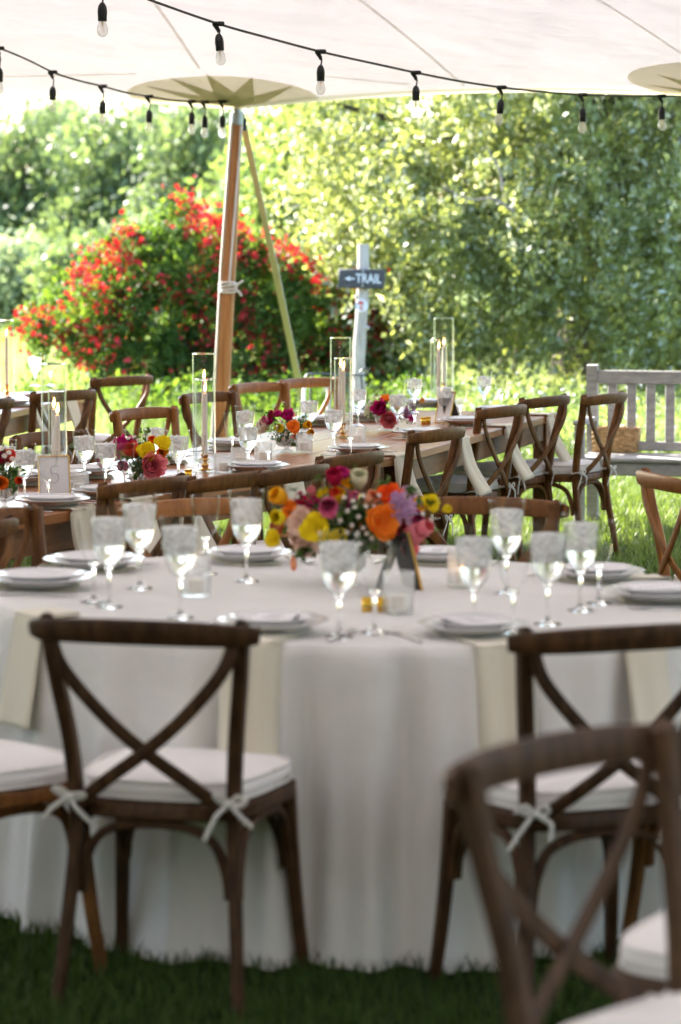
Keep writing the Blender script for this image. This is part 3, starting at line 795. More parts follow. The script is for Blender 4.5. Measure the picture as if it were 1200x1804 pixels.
def tent():
    root = thing('tent', 'white sailcloth tent roof with beige scalloped patches on varnished wooden poles', 'tent', (0, 0, 0))
    m = MB()
    nu, nv = 190, 44
    def fn(u, v):
        x = PX[0] + (PX[-1] - PX[0]) * u; e = eave_y(x); y = e + (-6 - e) * (v ** 1.3)
        return Vector((x, y, canopy_z(x, y)))
    m.grid(fn, nu, nv)
    o = m.build('canopy', M['canvas'], root, auto=False)
    md = o.modifiers.new('thick', 'SOLIDIFY'); md.thickness = .0012; md.offset = 1
    # hem along the eave
    m = MB(); xs = [PX[0] + (PX[-1] - PX[0]) * i / 200 for i in range(201)]
    vs = []; fs = []
    for i, x in enumerate(xs):
        e = eave_y(x); 
        vs += [Vector((x, e + .004, canopy_z(x, e) - .002)), Vector((x, e + .006, canopy_z(x, e) - .028)), Vector((x, e - .004, canopy_z(x, e) - .028)), Vector((x, e - .03, canopy_z(x, e - .03) - .003))]
        if i: 
            a = (i - 1) * 4; fs += [(a + k, a + k + 1, a + k + 5, a + k + 4) for k in range(3)]
    m.add(vs, fs); m.build('hem', M['canvas_patch'], root)
    # seams, sewn strips a few millimetres under the cloth
    def strip(p0, p1, wd, name='seam'):
        p0, p1 = Vector(p0), Vector(p1)
        m = MB(); N = 26; d = (p1 - p0); s = Vector((-d.y, d.x, 0)).normalized() * wd / 2
        vs = []
        for i in range(N + 1):
            q = p0.lerp(p1, i / N)
            for sg in (-1, 1):
                a = q + s * sg; vs.append(Vector((a.x, a.y, canopy_z(a.x, a.y) - .006)))
        m.add(vs, [(2 * i, 2 * i + 1, 2 * i + 3, 2 * i + 2) for i in range(N)])
        return m.build(name, M['seam'], root)
    for a, b, w in (((352, 120), (262, -12), .022), ((818, 150), (622, -12), .026), ((1200, 92), (1040, -12), .022)):
        A, Bq = canopy_hit(*a), canopy_hit(*b); strip(A, A + (Bq - A) * 1.5, w)
    A, Bq = canopy_hit(-30, 134), canopy_hit(240, 128); strip(A, Bq, .05)
    A, Bq = canopy_hit(560, 131), canopy_hit(720, 147); strip(A, Bq, .05)
    # patches round the pole heads
    for k, (hub, cx, tips) in enumerate(((3, 397, [(252, 147), (297, 132), (362, 125), (445, 131), (520, 146)]), (4, 1268, [(1140, 145), (1155, 126), (1205, 108), (1300, 110), (1350, 135)]))):
        hx, hy = PX[hub], PYs[hub]
        c = Vector((atY(cx, 140, hy).x, hy - .50, 0)); R = .60
        m = MB(); vs = []; N = 64; rings = 8
        for j in range(rings + 1):
            for i in range(N):
                th = 2 * math.pi * i / N; x = c.x + R * j / rings * math.cos(th); y = c.y + R * j / rings * math.sin(th)
                y = min(y, eave_y(x) - .004)
                vs.append(Vector((x, y, canopy_z(x, y) - .008)))
        fs = [(j * N + i, j * N + (i + 1) % N, (j + 1) * N + (i + 1) % N, (j + 1) * N + i) for j in range(rings) for i in range(N)]
        m.add(vs, fs); disc = m.build('patch', M['canvas_patch'], root, auto=False)
        m = MB(); hubp = Vector((hx, hy - .02, 0))
        for (tx, ty) in tips:
            T = canopy_hit(tx, ty)
            d = (T - hubp); d.z = 0; s = Vector((-d.y, d.x, 0)).normalized()
            pts = []
            bs = hubp + d * .26
            n = 8
            vs = []
            for i in range(n + 1):
                u = i / n; q = hubp.lerp(bs, min(1, u / .35)) if u < .35 else bs.lerp(Vector((T.x, T.y, 0)), (u - .35) / .65)
                wd = .085 * (u / .35) if u < .35 else .085 * (1 - (u - .35) / .65)
                for sg in (-1, 1):
                    a = q + s * sg * wd; a.y = min(a.y, eave_y(a.x) - .006); vs.append(Vector((a.x, a.y, canopy_z(a.x, a.y) - .014)))
            m.add(vs, [(2 * i, 2 * i + 1, 2 * i + 3, 2 * i + 2) for i in range(n)])
        m.build('star', M['canvas_star'], disc, smooth=False)
        # pole
        top = Vector((hx, hy, PZ0 - .01)); 
        foot = at(386, 868, 0) if hub == 3 else Vector((hx - .1, hy, 0)); foot.y = hy
        m = MB()
        P = [foot.lerp(top, t) for t in (0, .3, .6, .9, .955)]
        m.tube(P, [.047, .048, .046, .040, .038], 20)
        pole = m.build('pole', M['pole'], root)
        m = MB(); q = foot.lerp(top, .955); m.tube([q, foot.lerp(top, .956), foot.lerp(top, .985), foot.lerp(top, .986), top], [.036, .043, .043, .030, .030], 16)
        m.build('cap', M['steel'], pole)
        # rope hanging down the front of the pole, wrapped and tied at chest height
        if hub == 3:
            d = (top - foot).normalized(); tie = foot + d * ((1.73 - (492 - 395) * hy / F) / d.z)
            m = MB(); m.tube([top + Vector((.03, -.045, -.12)), foot.lerp(top, .6) + Vector((.012, -.055, 0)), tie + Vector((.008, -.055, 0))], .007, 6)
            m.tube([top + Vector((-.035, -.03, -.1)), foot.lerp(top, .6) + Vector((-.05, -.02, 0)), tie + Vector((-.051, -.02, 0)), foot.lerp(top, .15) + Vector((-.052, -.02, 0))], .010, 6)
            m.build('rope', M['rope'], pole)
            m = MB()
            for w in range(4):
                pts = [tie + Vector((math.cos(a) * .056, math.sin(a) * .056, (w - 1.5) * .014 + .012 * math.sin(a + w))) for a in [2 * math.pi * i / 16 for i in range(17)]]
                m.tube(pts, .009, 6)
            m.tube([tie + Vector((.045, -.04, .0)), tie + Vector((.08, -.06, .03)), tie + Vector((.10, -.05, .045))], .009, 6)
            m.tube([tie + Vector((.04, -.045, -.005)), tie + Vector((.075, -.06, -.03)), tie + Vector((.09, -.055, -.055))], .009, 6)
            m.build('knot', M['rope'], pole)
            # guy strap going out to its stake
            a = top + Vector((.045, .05, -.09)); b = atY(552, 790, 23.2); b.z = 0
            m = MB(); m.tube([top + Vector((.03, .02, -.03)), a], .009, 6); m.tube([a + Vector((0, 0, .02)), a - Vector((0, 0, .06))], .014, 8)
            ht = m.build('shackle', M['black'], pole)
            m = MB(); m.tube([a - Vector((0, 0, .05)), a.lerp(b, .36)], .024, 4, flat=(1, .25), up=(0, 0, 1)); m.tube([a.lerp(b, .355), a.lerp(b, 1)], .029, 4, flat=(1, .3), up=(0, 0, 1))
            m.build('guy_strap', M['strap'], root)
tent()

# ------------------------------------------------------------------ string lights
def string_light(label, anchors, drops, seed):
    """anchors: world points of the cable; drops: (world point on cable, cord length, tilt)"""
    root = thing('string_light', label, 'string lights', anchors[0], 0, 'strings of bare bulbs under the tent')
    o = Vector(anchors[0])
    m = MB(); r = random.Random(seed)
    # smooth through anchors
    P = [Vector(a) for a in anchors]; pts = []
    for i in range(len(P) - 1):
        p0 = P[max(i - 1, 0)]; p1 = P[i]; p2 = P[i + 1]; p3 = P[min(i + 2, len(P) - 1)]
        for k in range(6):
            t = k / 6
            pts.append(.5 * ((2 * p1) + (-p0 + p2) * t + (2 * p0 - 5 * p1 + 4 * p2 - p3) * t * t + (-p0 + 3 * p1 - 3 * p2 + p3) * t ** 3))
    pts.append(P[-1])
    m.tube([p - o for p in pts], .0060, 6)
    cable = m.build('cable', M['black'], root)
    for (p, cl, tilt) in drops:
        p = Vector(p) - o
        m = MB()
        sc = 1.0
        ax = Vector((tilt, 0, -1)).normalized()
        m.box(p + Vector((0, 0, 0)), (.055, .022, .022), bev=.006)
        m.tube([p + Vector((-.018, 0, 0)), p + Vector((0, 0, -.03)), p + Vector((.0, 0, -.04))], [.012, .009, .006], 6)
        q = p + Vector((tilt * .3 * cl, 0, -cl))
        m.tube([p + Vector((0, 0, -.03)), p.lerp(q, .5) + Vector((.006, 0, 0)), q], .0038, 6)
        prof = [(0, .012), (.008, .010), (.016, -.002), (.019, -.014), (.0205, -.030), (.019, -.034), (.0205, -.038), (.019, -.043), (.019, -.066), (.0, -.066)]
        mm = MB().lathe([(a, b) for a, b in prof], 14)
        rot = Vector((0, 0, -1)).rotation_difference(ax).to_matrix()
        m.add([rot @ Vector(v) + q for v in mm.v], mm.f)
        s = m.build('socket', M['black'], root)
        prof = [(.013, -.064), (.015, -.070), (.019, -.080), (.0225, -.094), (.0235, -.105), (.0215, -.117), (.015, -.126), (.007, -.1305), (.0, -.1315)]
        mm = MB().lathe(prof, 16)
        b = MB().add([rot @ Vector(v) + q for v in mm.v], mm.f).build('bulb', M['bulb'], root)
        fm = MB(); fm.tube([rot @ Vector((0, 0, -.066)) + q, rot @ Vector((0, 0, -.085)) + q], .004, 6)
        fm.tube([rot @ Vector((-.004, 0, -.085)) + q, rot @ Vector((-.006, 0, -.108)) + q, rot @ Vector((.006, 0, -.108)) + q, rot @ Vector((.004, 0, -.085)) + q], .0013, 4)
        fm.build('filament', M['filament'], b)

def along(px, py, Y): return atY(px, py, Y)
def Yof(x): return 12.4 + (x - 180) / (1275 - 180) * (17.7 - 12.4)
def strand(pts, Yf): return [along(x, y, Yf(x)) for x, y in pts]
s1 = [(-60, -120), (60, -75), (180, -33), (270, 2), (385, 42), (470, 66), (565, 91), (650, 110), (733, 128), (810, 143), (884, 154), (960, 162), (1027, 167), (1100, 169), (1166, 169), (1268, 172)]
d1 = [(180, -33, .095, 0), (385, 42, .050, .08), (565, 91, .070, 0), (733, 128, .085, .0), (884, 154, .075, -.12), (1027, 167, .085, 0), (1166, 169, .075, .03)]
# sockets hang so that they end where the photograph shows them
tops1 = {180: 8, 385: 63, 565: 118, 733: 154, 884: 178, 1027: 193, 1166: 190}
dr = []
for (x, y, c, t) in d1:
    Y = Yof(x); cl = (tops1[x] - y) * Y / F; dr.append((along(x, y, Y), cl, t))
string_light('upper string of black sockets and clear bulbs sweeping across the whole tent edge', strand(s1, Yof), dr, 1)
Yg = lambda x: 16.2 + (x - 0) / 418 * (19.15 - 16.2)
s2 = [(-80, 55), (0, 85), (50, 106), (93, 127), (135, 141), (181, 152), (222, 163), (263, 170), (300, 176), (335, 179), (362, 180), (392, 179), (412, 176)]
d2 = [(-1, 85, .09, 0), (93, 127, 0, 0), (181, 152, 0, 0), (263, 170, 0, 0), (338, 179, 0, 0), (361, 180, 0, 0), (392, 179, 0, 0)]
tops2 = {-1: 122, 93: 155, 181: 180, 263: 196, 338: 200, 361: 206, 392: 206}
dr = []
for (x, y, c, t) in d2:
    Y = Yg(x); cl = (tops2[x] - y) * Y / F; dr.append((along(x, y, Y), cl, -.02))
string_light('lower string of smaller hanging bulbs running left from the tent pole head', strand(s2, Yg), dr, 2)

# ------------------------------------------------------------------ trail signpost
def signpost():
    Y = 24.0; k = Y / F
    base = atY(631, 770, Y); base.z = 0
    root = thing('trail_signpost', 'grey weathered log post with a dark TRAIL board and round marker', 'sign', base)
    top = atY(641, 430, Y) - base
    m = MB(); N = 14; pts = []; rad = []; r = random.Random(3)
    for i in range(N + 1):
        t = i / N; p = Vector((0, 0, 0)).lerp(top, t); p.x += .007 * math.sin(t * 9 + 1) - .006 * math.sin(math.pi * t) ; pts.append(p); rad.append(.056 - .010 * t + .004 * r.uniform(-1, 1))
    m.tube(pts, rad, 16)
    for z, sx in ((.55, -1), (.95, 1), (1.2, -1)):
        c = Vector((0, 0, 0)).lerp(top, z / top.z); m.tube([c + Vector((sx * .03, -.02, 0)), c + Vector((sx * .062, -.035, .01))], [.022, .012], 8)
    m.build('post', M['log'], root)
    c = atY(637, 491, Y) - base; c.y = -.075
    bx = MB().box((0, 0, 0), (82 * k, .026, 34 * k), bev=.010)
    sg = bx.build('board', M['sign'], root); sg.location = c; sg.rotation_euler = (0, R_(1.4), 0)
    fc = bpy.data.curves.new('lettering', 'FONT'); fc.body = 'TRAIL'; fc.size = 15.5 * k * 1.28; fc.extrude = .0012; fc.offset = .0016; fc.space_character = 1.0
    fc.align_x = 'CENTER'; fc.align_y = 'CENTER'
    tmp = bpy.data.objects.new('tmp', fc); COL.objects.link(tmp); bpy.context.view_layer.update()
    me = bpy.data.meshes.new_from_object(tmp.evaluated_get(bpy.context.evaluated_depsgraph_get())); bpy.data.objects.remove(tmp); me.materials.clear(); me.materials.append(M['sign_white'])
    t = link('lettering', me, sg); t.location = (12 * k, -.0152, 0); t.rotation_euler = (math.pi / 2, 0, 0); t.scale = (.86, 1.12, 1)
    m = MB(); a = k
    # arrow: shaft and head
    def flat(poly, y0=-.0165, y1=-.0132):
        n = len(poly); vs = [Vector((x * a, y0, z * a)) for x, z in poly] + [Vector((x * a, y1, z * a)) for x, z in poly]
        m.add(vs, [tuple(range(n)), tuple(range(2 * n - 1, n - 1, -1))] + [(i, (i + 1) % n, n + (i + 1) % n, n + i) for i in range(n)])
    flat([(-30, 0), (-19, 4.6), (-21.5, 1.3), (-12, 1.1), (-12, -1.1), (-21.5, -1.3), (-19, -4.6)])
    m.build('arrow', M['sign_white'], sg, smooth=False)
    m = MB()
    for z in (13, -12): m.tube([(2 * a, -.012, z * a), (2 * a, -.0165, z * a)], 2.2 * a, 12)
    m.build('bolt', M['steel'], sg)
    c = atY(637, 538, Y) - base; c.y = -.062
    m = MB(); m.tube([(0, .004, 0), (0, -.004, 0)], 11.5 * a, 28); mk = m.build('marker', M['sign_white'], root); mk.location = c
    m = MB()
    def arc(pts, w):
        m.tube([Vector((x * a, -.0048, z * a)) for x, z in pts], w * a, 6)
    arc([(-6, 3.2), (-5.2, 5.2), (-2.5, 6.4), (.5, 6.2), (2.2, 4.8), (3, 2.6)], 1.3); arc([(-5.2, 3), (-1.6, 4.6), (2.2, 2.8)], 1.2)
    arc([(0, 2), (-.8, -.5), (1.6, -3), (-1, -4.4), (2.4, -5)], .7); arc([(-1, -.6), (-3.6, -5.8), (-.2, -7), (2.2, -6)], .6)
    m.build('emblem', M['marker_red'], mk)
signpost()

# thin dark rail and white bow of a folded rack behind the far chairs
def rack():
    Y = 20.5; k = Y / F
    o = atY(590, 790, Y); o.z = 0
    root = thing('metal_rack', 'thin dark metal rail with hooked ends standing beside the signpost', 'rack', o)
    m = MB()
    q = lambda px, py: atY(px, py, Y) - o
    m.tube([q(538, 664), q(542, 659), q(560, 658.5), q(600, 660), q(640, 661), q(648, 658), q(649, 652), q(645, 648), q(639, 651), q(635, 655)], .007, 6)
    m.tube([q(553, 659), q(547, 672), q(546, 800)], .007, 6); m.tube([q(636, 661), q(640, 700), q(640, 800)], .007, 6)
    m.build('rail', M['dark_metal'], root)
    Y2 = 19.4; o2 = atY(575, 790, Y2); o2.z = 0
    root = thing('folding_chair_frame', 'curved white metal frame showing behind the right far chair', 'folding chair', o2)
    q = lambda px, py, dy=0: atY(px, py, Y2 + dy) - o2
    m = MB(); m.tube([q(556, 676), q(562, 671), q(571, 673), q(578, 684), q(579, 705), q(579, 800)], .013, 8)
    m.build('frame', M['white_metal'], root)
    m = MB(); m.tube([q(540, 672, .3), q(535, 690, .3), q(534, 800, .3)], .013, 8); m.build('leg', M['white_metal'], root)
    m = MB(); m.box(q(557, 735, .15), (.16, .34, .02), bev=.006); m.build('seat', M['white_metal'], root)
rack()

# ------------------------------------------------------------------ cross-back chair
def bez(pts, n=14):
    P = [Vector(p) for p in pts]; out = []
    for i in range(len(P) - 1):
        p0 = P[max(i - 1, 0)]; p1 = P[i]; p2 = P[i + 1]; p3 = P[min(i + 2, len(P) - 1)]
        for k in range(n):
            t = k / n
            out.append(.5 * ((2 * p1) + (-p0 + p2) * t + (2 * p0 - 5 * p1 + 4 * p2 - p3) * t * t + (-p0 + 3 * p1 - 3 * p2 + p3) * t ** 3))
    out.append(P[-1]); return out

def seat_outline(w0, w1, d, n=56, e=4.5, yc=0.0):
    """rounded trapezoid: width w0 behind, w1 in front, depth d"""
    pts = []
    for i in range(n):
        th = 2 * math.pi * i / n; c, s = math.cos(th), math.sin(th)
        rr = (abs(c) ** e + abs(s) ** e) ** (-1 / e)
        y = rr * s; x = rr * c
        w = w0 + (w1 - w0) * (y + 1) / 2
        if y > .6: y = .6 + (y - .6) * 1.0
        pts.append((x * w / 2, y * d / 2 + yc + (.018 * (1 - x * x) if y > 0 else 0)))
    return pts

CH = {}
def chair_parts(tone):
    """meshes of one chair; x to the right, facing +y, origin on the ground below the seat"""
    mat = M[tone]; P = []
    for s in (-1, 1):
        m = MB()
        pts = bez([(s * .212, -.262, 0), (s * .200, -.235, .16), (s * .187, -.205, .34), (s * .184, -.198, .45), (s * .193, -.212, .60), (s * .214, -.245, .76), (s * .224, -.262, .865), (s * .223, -.264, .882)], 5)
        N = len(pts); m.tube(pts, [.0135 + .0035 * min(1, i / N * 2.2) for i in range(N)], 10, flat=(1.0, 1.05), up=(0, 1, 0))
        m.tube([pts[-2], pts[-1] + Vector((0, .004, .004))], [.0165, .013], 10)
        P.append(('leg', m, mat))
        m = MB()
        pts = bez([(s * .203, .170, .435), (s * .208, .182, .30), (s * .217, .200, .14), (s * .227, .222, 0)], 5)
        N = len(pts); m.tube(pts, [.0185 - .0055 * i / N for i in range(N)], 10, flat=(1, 1), up=(0, 1, 0))
        P.append(('leg', m, mat))
    # top rail: bent, flat face, ends turned forward
    pts = []; n = 22
    for i in range(n + 1):
        u = -1 + 2 * i / n; a = abs(u)
        x = u * .258 if a < .92 else math.copysign(.2374 + .024 * math.sin((a - .92) / .08 * 1.57), u)
        y = -.318 + .040 * a ** 2.2 + (.014 * ((a - .9) / .1) ** 2 if a > .9 else 0)
        z = .857 + .006 * (1 - a * a)
        pts.append((x, y, z))
    rad = [.0115 * (1 if 0 < i < n else .8) for i in range(n + 1)]
    hh = [2.55 - (.5 * (abs(-1 + 2 * i / n)) ** 3) for i in range(n + 1)]
    m = MB(); vs = []; fs = []; ns = 12
    pv = [Vector(p) for p in pts]
    for i, p in enumerate(pv):
        t = (pv[min(i + 1, n)] - pv[max(i - 1, 0)]).normalized(); up = Vector((0, -.16, 1)); up = (up - t * up.dot(t)).normalized(); b = t.cross(up)
        for k in range(ns):
            th = 2 * math.pi * k / ns; c, q = math.cos(th), math.sin(th)
            c = math.copysign(abs(c) ** .7, c); q = math.copysign(abs(q) ** .7, q)
            vs.append(p + up * c * rad[i] * hh[i] + b * q * rad[i])
    for i in range(n):
        for k in range(ns): fs.append((i * ns + k, i * ns + (k + 1) % ns, (i + 1) * ns + (k + 1) % ns, (i + 1) * ns + k))
    fs += [tuple(range(ns)), tuple(n * ns + k for k in range(ns))]
    m.add(vs, fs); P.append(('top_rail', m, mat))
    # crossed flat bars, sprung backwards
    for s in (-1, 1):
        off = -.006 * s
        pts = bez([(s * .212, -.282, .850), (s * .185, -.286 + off, .775), (s * .095, -.280 + off, .672), (0, -.270 + off, .590), (-s * .09, -.254 + off, .525), (-s * .160, -.230, .470), (-s * .186, -.218, .442)], 5)
        m = MB(); m.tube(pts, .0155, 8, flat=(1.0, .38), up=(0, 1, 0)); P.append(('cross_bar', m, mat))
    # seat frame
    m = MB(); o1 = seat_outline(.395, .495, .43); o0 = seat_outline(.385, .485, .42)
    n = len(o1); vs = []; fs = []
    for (o, z) in ((o0, .428), (o1, .433), (o1, .460), (o0, .466)): vs += [(x, y, z) for x, y in o]
    for j in range(3): fs += [(j * n + i, j * n + (i + 1) % n, (j + 1) * n + (i + 1) % n, (j + 1) * n + i) for i in range(n)]
    fs += [tuple(range(n - 1, -1, -1)), tuple(3 * n + i for i in range(n))]
    m.add(vs, fs); P.append(('seat_frame', m, mat))
    # bentwood braces below the seat
    def arch(a, b, zl=.255, zt=.418):
        a, b = Vector(a), Vector(b)
        q = [(0, zl), (.02, zl + .06), (.10, zl + .125), (.26, zt - .008), (.5, zt), (.74, zt - .008), (.90, zl + .125), (.98, zl + .06), (1, zl)]
        pts = bez([a.lerp(b, u) + Vector((0, 0, z)) for u, z in q], 3)
        mm = MB(); mm.tube(pts, .0105, 8, flat=(1, 1)); return mm
    P.append(('brace', arch((-.172, -.198, 0), (.172, -.198, 0)), mat))
    P.append(('brace', arch((-.194, .166, 0), (.194, .166, 0)), mat))
    for s in (-1, 1): P.append(('brace', arch((s * .190, -.185, 0), (s * .204, .165, 0)), mat))
    return P

def cushion_mb():
    m = MB(); n = 56
    vs = []; fs = []; prof = [(.90, .467), (.985, .472), (1.02, .482), (1.025, .496), (.985, .510), (.90, .519), (.70, .526), (.40, .530), (0.02, .531)]
    out = seat_outline(.38, .470, .40, n, 4.0)
    for s, z in prof:
        for i, (x, y) in enumerate(out):
            dz = .002 * math.sin(i * math.pi / 7) + .0015 * math.sin(i * math.pi / 4 + s * 4)
            vs.append((x * s, y * s, z + dz * (s > .3)))
    for j in range(len(prof) - 1): fs += [(j * n + i, j * n + (i + 1) % n, (j + 1) * n + (i + 1) % n, (j + 1) * n + i) for i in range(n)]
    fs += [tuple(range(n - 1, -1, -1)), tuple((len(prof) - 1) * n + i for i in range(n))]
    m.add(vs, fs)
    for s_, z_ in ((1.0, .512), (1.02, .474)):      # piping along the upper and lower seam
        q = [Vector((x * s_, y * s_, z_)) for x, y in out]; m.tube(q + [q[0]], .0035, 5)
    return m

def tie_mb(s, seed):
    """a cotton bow round the rear post"""
    r = random.Random(seed); m = MB(); c = Vector((s * .186, -.202, .478))
    m.tube([c + Vector((math.cos(a) * .024, math.sin(a) * .026, .004 * math.sin(2 * a))) for a in [2 * math.pi * i / 12 for i in range(13)]], .007, 6, flat=(1, .5))
    k = c + Vector((0, -.028, 0))
    m.tube([k + Vector((-.010, -.004, 0)), k + Vector((.010, -.004, 0))], [.009, .009], 8)
    def rib(pts, w=.0058):
        m.tube(bez([k + Vector(p) for p in pts], 4), w, 6, flat=(1, .28), up=(0, 1, .2))
    j = lambda q: r.uniform(-q, q)
    rib([(0, -.006, 0), (-.020, -.012, .018 + j(.006)), (-.036 + j(.008), -.010, .016), (-.020, -.006, .002), (0, -.006, 0)])
    rib([(0, -.006, 0), (.020, -.012, .012 + j(.008)), (.036 + j(.008), -.012, .006), (.020, -.008, -.004), (0, -.006, 0)])
    rib([(0, -.006, 0), (-.030 + j(.012), -.014, -.028), (-.062 + j(.02), -.014, -.075 + j(.02))])
    rib([(0, -.006, 0), (.026 + j(.012), -.014, -.024), (.050 + j(.02), -.012, -.062 + j(.02))])
    rib([(0, .004, 0), (-s * .03, .03, -.002), (-s * .05, .05, .004)])
    return m

def make_chair(tone, label, loc, rz, group):
    t = thing('cross_back_chair', label, 'chair', loc, rz, group)
    if tone not in CH:
        L = []
        for nm, mb, mt in chair_parts(tone):
            me = mb.mesh(nm, mt, True); me.set_sharp_from_angle(angle=R_(40)); L.append((nm, me))
        CH[tone] = L
    for nm, me in CH[tone]: link(nm, me, t)
    if 'cushion' not in CH:
        me = cushion_mb().mesh('cushion', M['cushion'], True)
        CH['cushion'] = me; CH['ties'] = [[tie_mb(s, 10 * v + s).mesh('tie', M['ribbon'], True) for s in (-1, 1)] for v in range(4)]
    c = link('cushion', CH['cushion'], t)
    for me in CH['ties'][rnd.randrange(4)]: link('tie', me, c)
    return t

GR = 'chairs around the round table'; GL = 'chairs along the near side of the long table'; GF = 'chairs along the far side of the long table'; GC = 'chairs at the distant table on the left'
def facing(yaw): a = R_(yaw); return Vector((-math.sin(a), math.cos(a), 0))
def by_rail(px, py, yaw, z=.882):
    p = at(px, py, z); q = p + facing(yaw) * .29; q.z = 0; return q
def by_rear_feet(a, b):
    """from the ground contact of both rear legs: place and yaw"""
    A, Bv = at(*a, 0), at(*b, 0); mid = (A + Bv) / 2; d = Bv - A; yaw = math.degrees(math.atan2(d.y, d.x))
    q = mid + facing(yaw) * .262; q.z = 0; return q, yaw

q, yw = by_rear_feet((93, 1776), (428, 1800))
c_ = make_chair('chair_dark', 'large dark cross-back chair in the left foreground, its full back facing us', q, R_(yw), GR); pass
make_chair('chair_dark', 'dark chair at the near right of the round table, partly behind the closest chair', by_rail(1100, 1106, 21), R_(21), GR)
q = at(-62, 1345, .50); q.z = 0
make_chair('chair_mid', 'chair cut by the left frame edge with only its white seat and arched braces showing', q, R_(-44), GR)
p_ = at(983, 1312, .882 * 1.08); q = p_ + facing(-132) * .31; q.z = 0
c3 = make_chair('chair_grey', 'blurred brown chair closest to the camera, at bottom right with its back to the table', q, R_(-132), 'chairs in the right foreground'); c3.scale = (1.08, 1.08, 1.08)
q = at(1345, 1668, .49); q.z = 0
make_chair('chair_grey', 'chair cut by the right frame edge, only the cushion corner and one leg showing', q, R_(62), 'chairs in the right foreground')
q = at(1330, 1335, .50); q.z = 0
make_chair('chair_mid', 'chair at the right end of the round table hidden mostly beyond the frame', q, R_(52), GR)
make_chair('chair_mid', 'chair at the far left of the round table, half cut by the frame', by_rail(-22, 905, -118), R_(-118), GR)
make_chair('chair_honey', 'honey-brown chair beyond the round table behind the left water goblets', by_rail(320, 886, -138), R_(-138), GR)
make_chair('chair_mid', 'brown chair beyond the round table just right of the flower centrepiece', by_rail(862, 882, 162), R_(162), GR)
q = by_rail(1168, 838, -74)
make_chair('chair_honey', 'glossy reddish-brown chair on the sunny grass at the right edge, seen from its side', q, R_(-74), 'chairs in the right foreground')
near = [(262, 846, 58, 'chair_mid', 'first near chair of the long table, above the left goblets'),
        (413, 836, 59, 'chair_mid', 'second near chair of the long table, its rail over a tall blurred goblet'),
        (521, 825, 61, 'chair_mid', 'third chair on the near side of the long table, rail just above the yellow flowers'),
        (624, 801, 62, 'chair_mid', 'fourth chair on the near side of the long table, directly behind the centrepiece blooms'),
        (776, 757, 62, 'chair_mid', 'cross-back chair with a cream napkin fanned on its seat right of the centrepiece'),
        (889, 717, 61, 'chair_mid', 'middle one of the three overlapping chairs left of the bench'),
        (965, 700, 58, 'chair_mid', 'chair with white seat ties just left of the last chair by the bench'),
        (1070, 695, 60, 'chair_mid', 'last chair of the near row, standing on the grass before the bench basket'),
        (-60, 925, 58, 'chair_mid', 'near-row chair of the long table beyond the left frame edge')]
for px, py, yw, tone, lb in near: make_chair(tone, lb, by_rail(px, py, yw), R_(yw), GL)
farc = [(80, 765, -122, 'chair_mid', 'far-side chair behind the left pair of glass candle cylinders'),
        (249, 722, -124, 'chair_honey', 'far-side chair with a bent honey-brown rail behind the left goblets and flowers'),
        (362, 694, -122, 'chair_mid', 'dark far-side chair directly behind the second pair of candle cylinders'),
        (453, 677, -128, 'chair_honey', 'left one of the two sunlit honey-coloured chairs right of the tent pole'),
        (539, 669, -132, 'chair_honey', 'right one of the two sunlit honey-coloured chairs, nearest the signpost')]
for px, py, yw, tone, lb in farc: make_chair(tone, lb, by_rail(px, py, yw), R_(yw), GF)
for px, py, yw, tone, lb in [(116, 690, 54, 'chair_mid', 'chair at the distant left table seen behind the tall glass cylinders'),
                             (219, 665, 50, 'chair_mid', 'chair at the right end of the distant left table in front of the red shrub'),
                             (-28, 706, 58, 'chair_mid', 'chair at the distant left table cut by the frame edge')]:
    make_chair(tone, lb, by_rail(px, py, yw), R_(yw), GC)

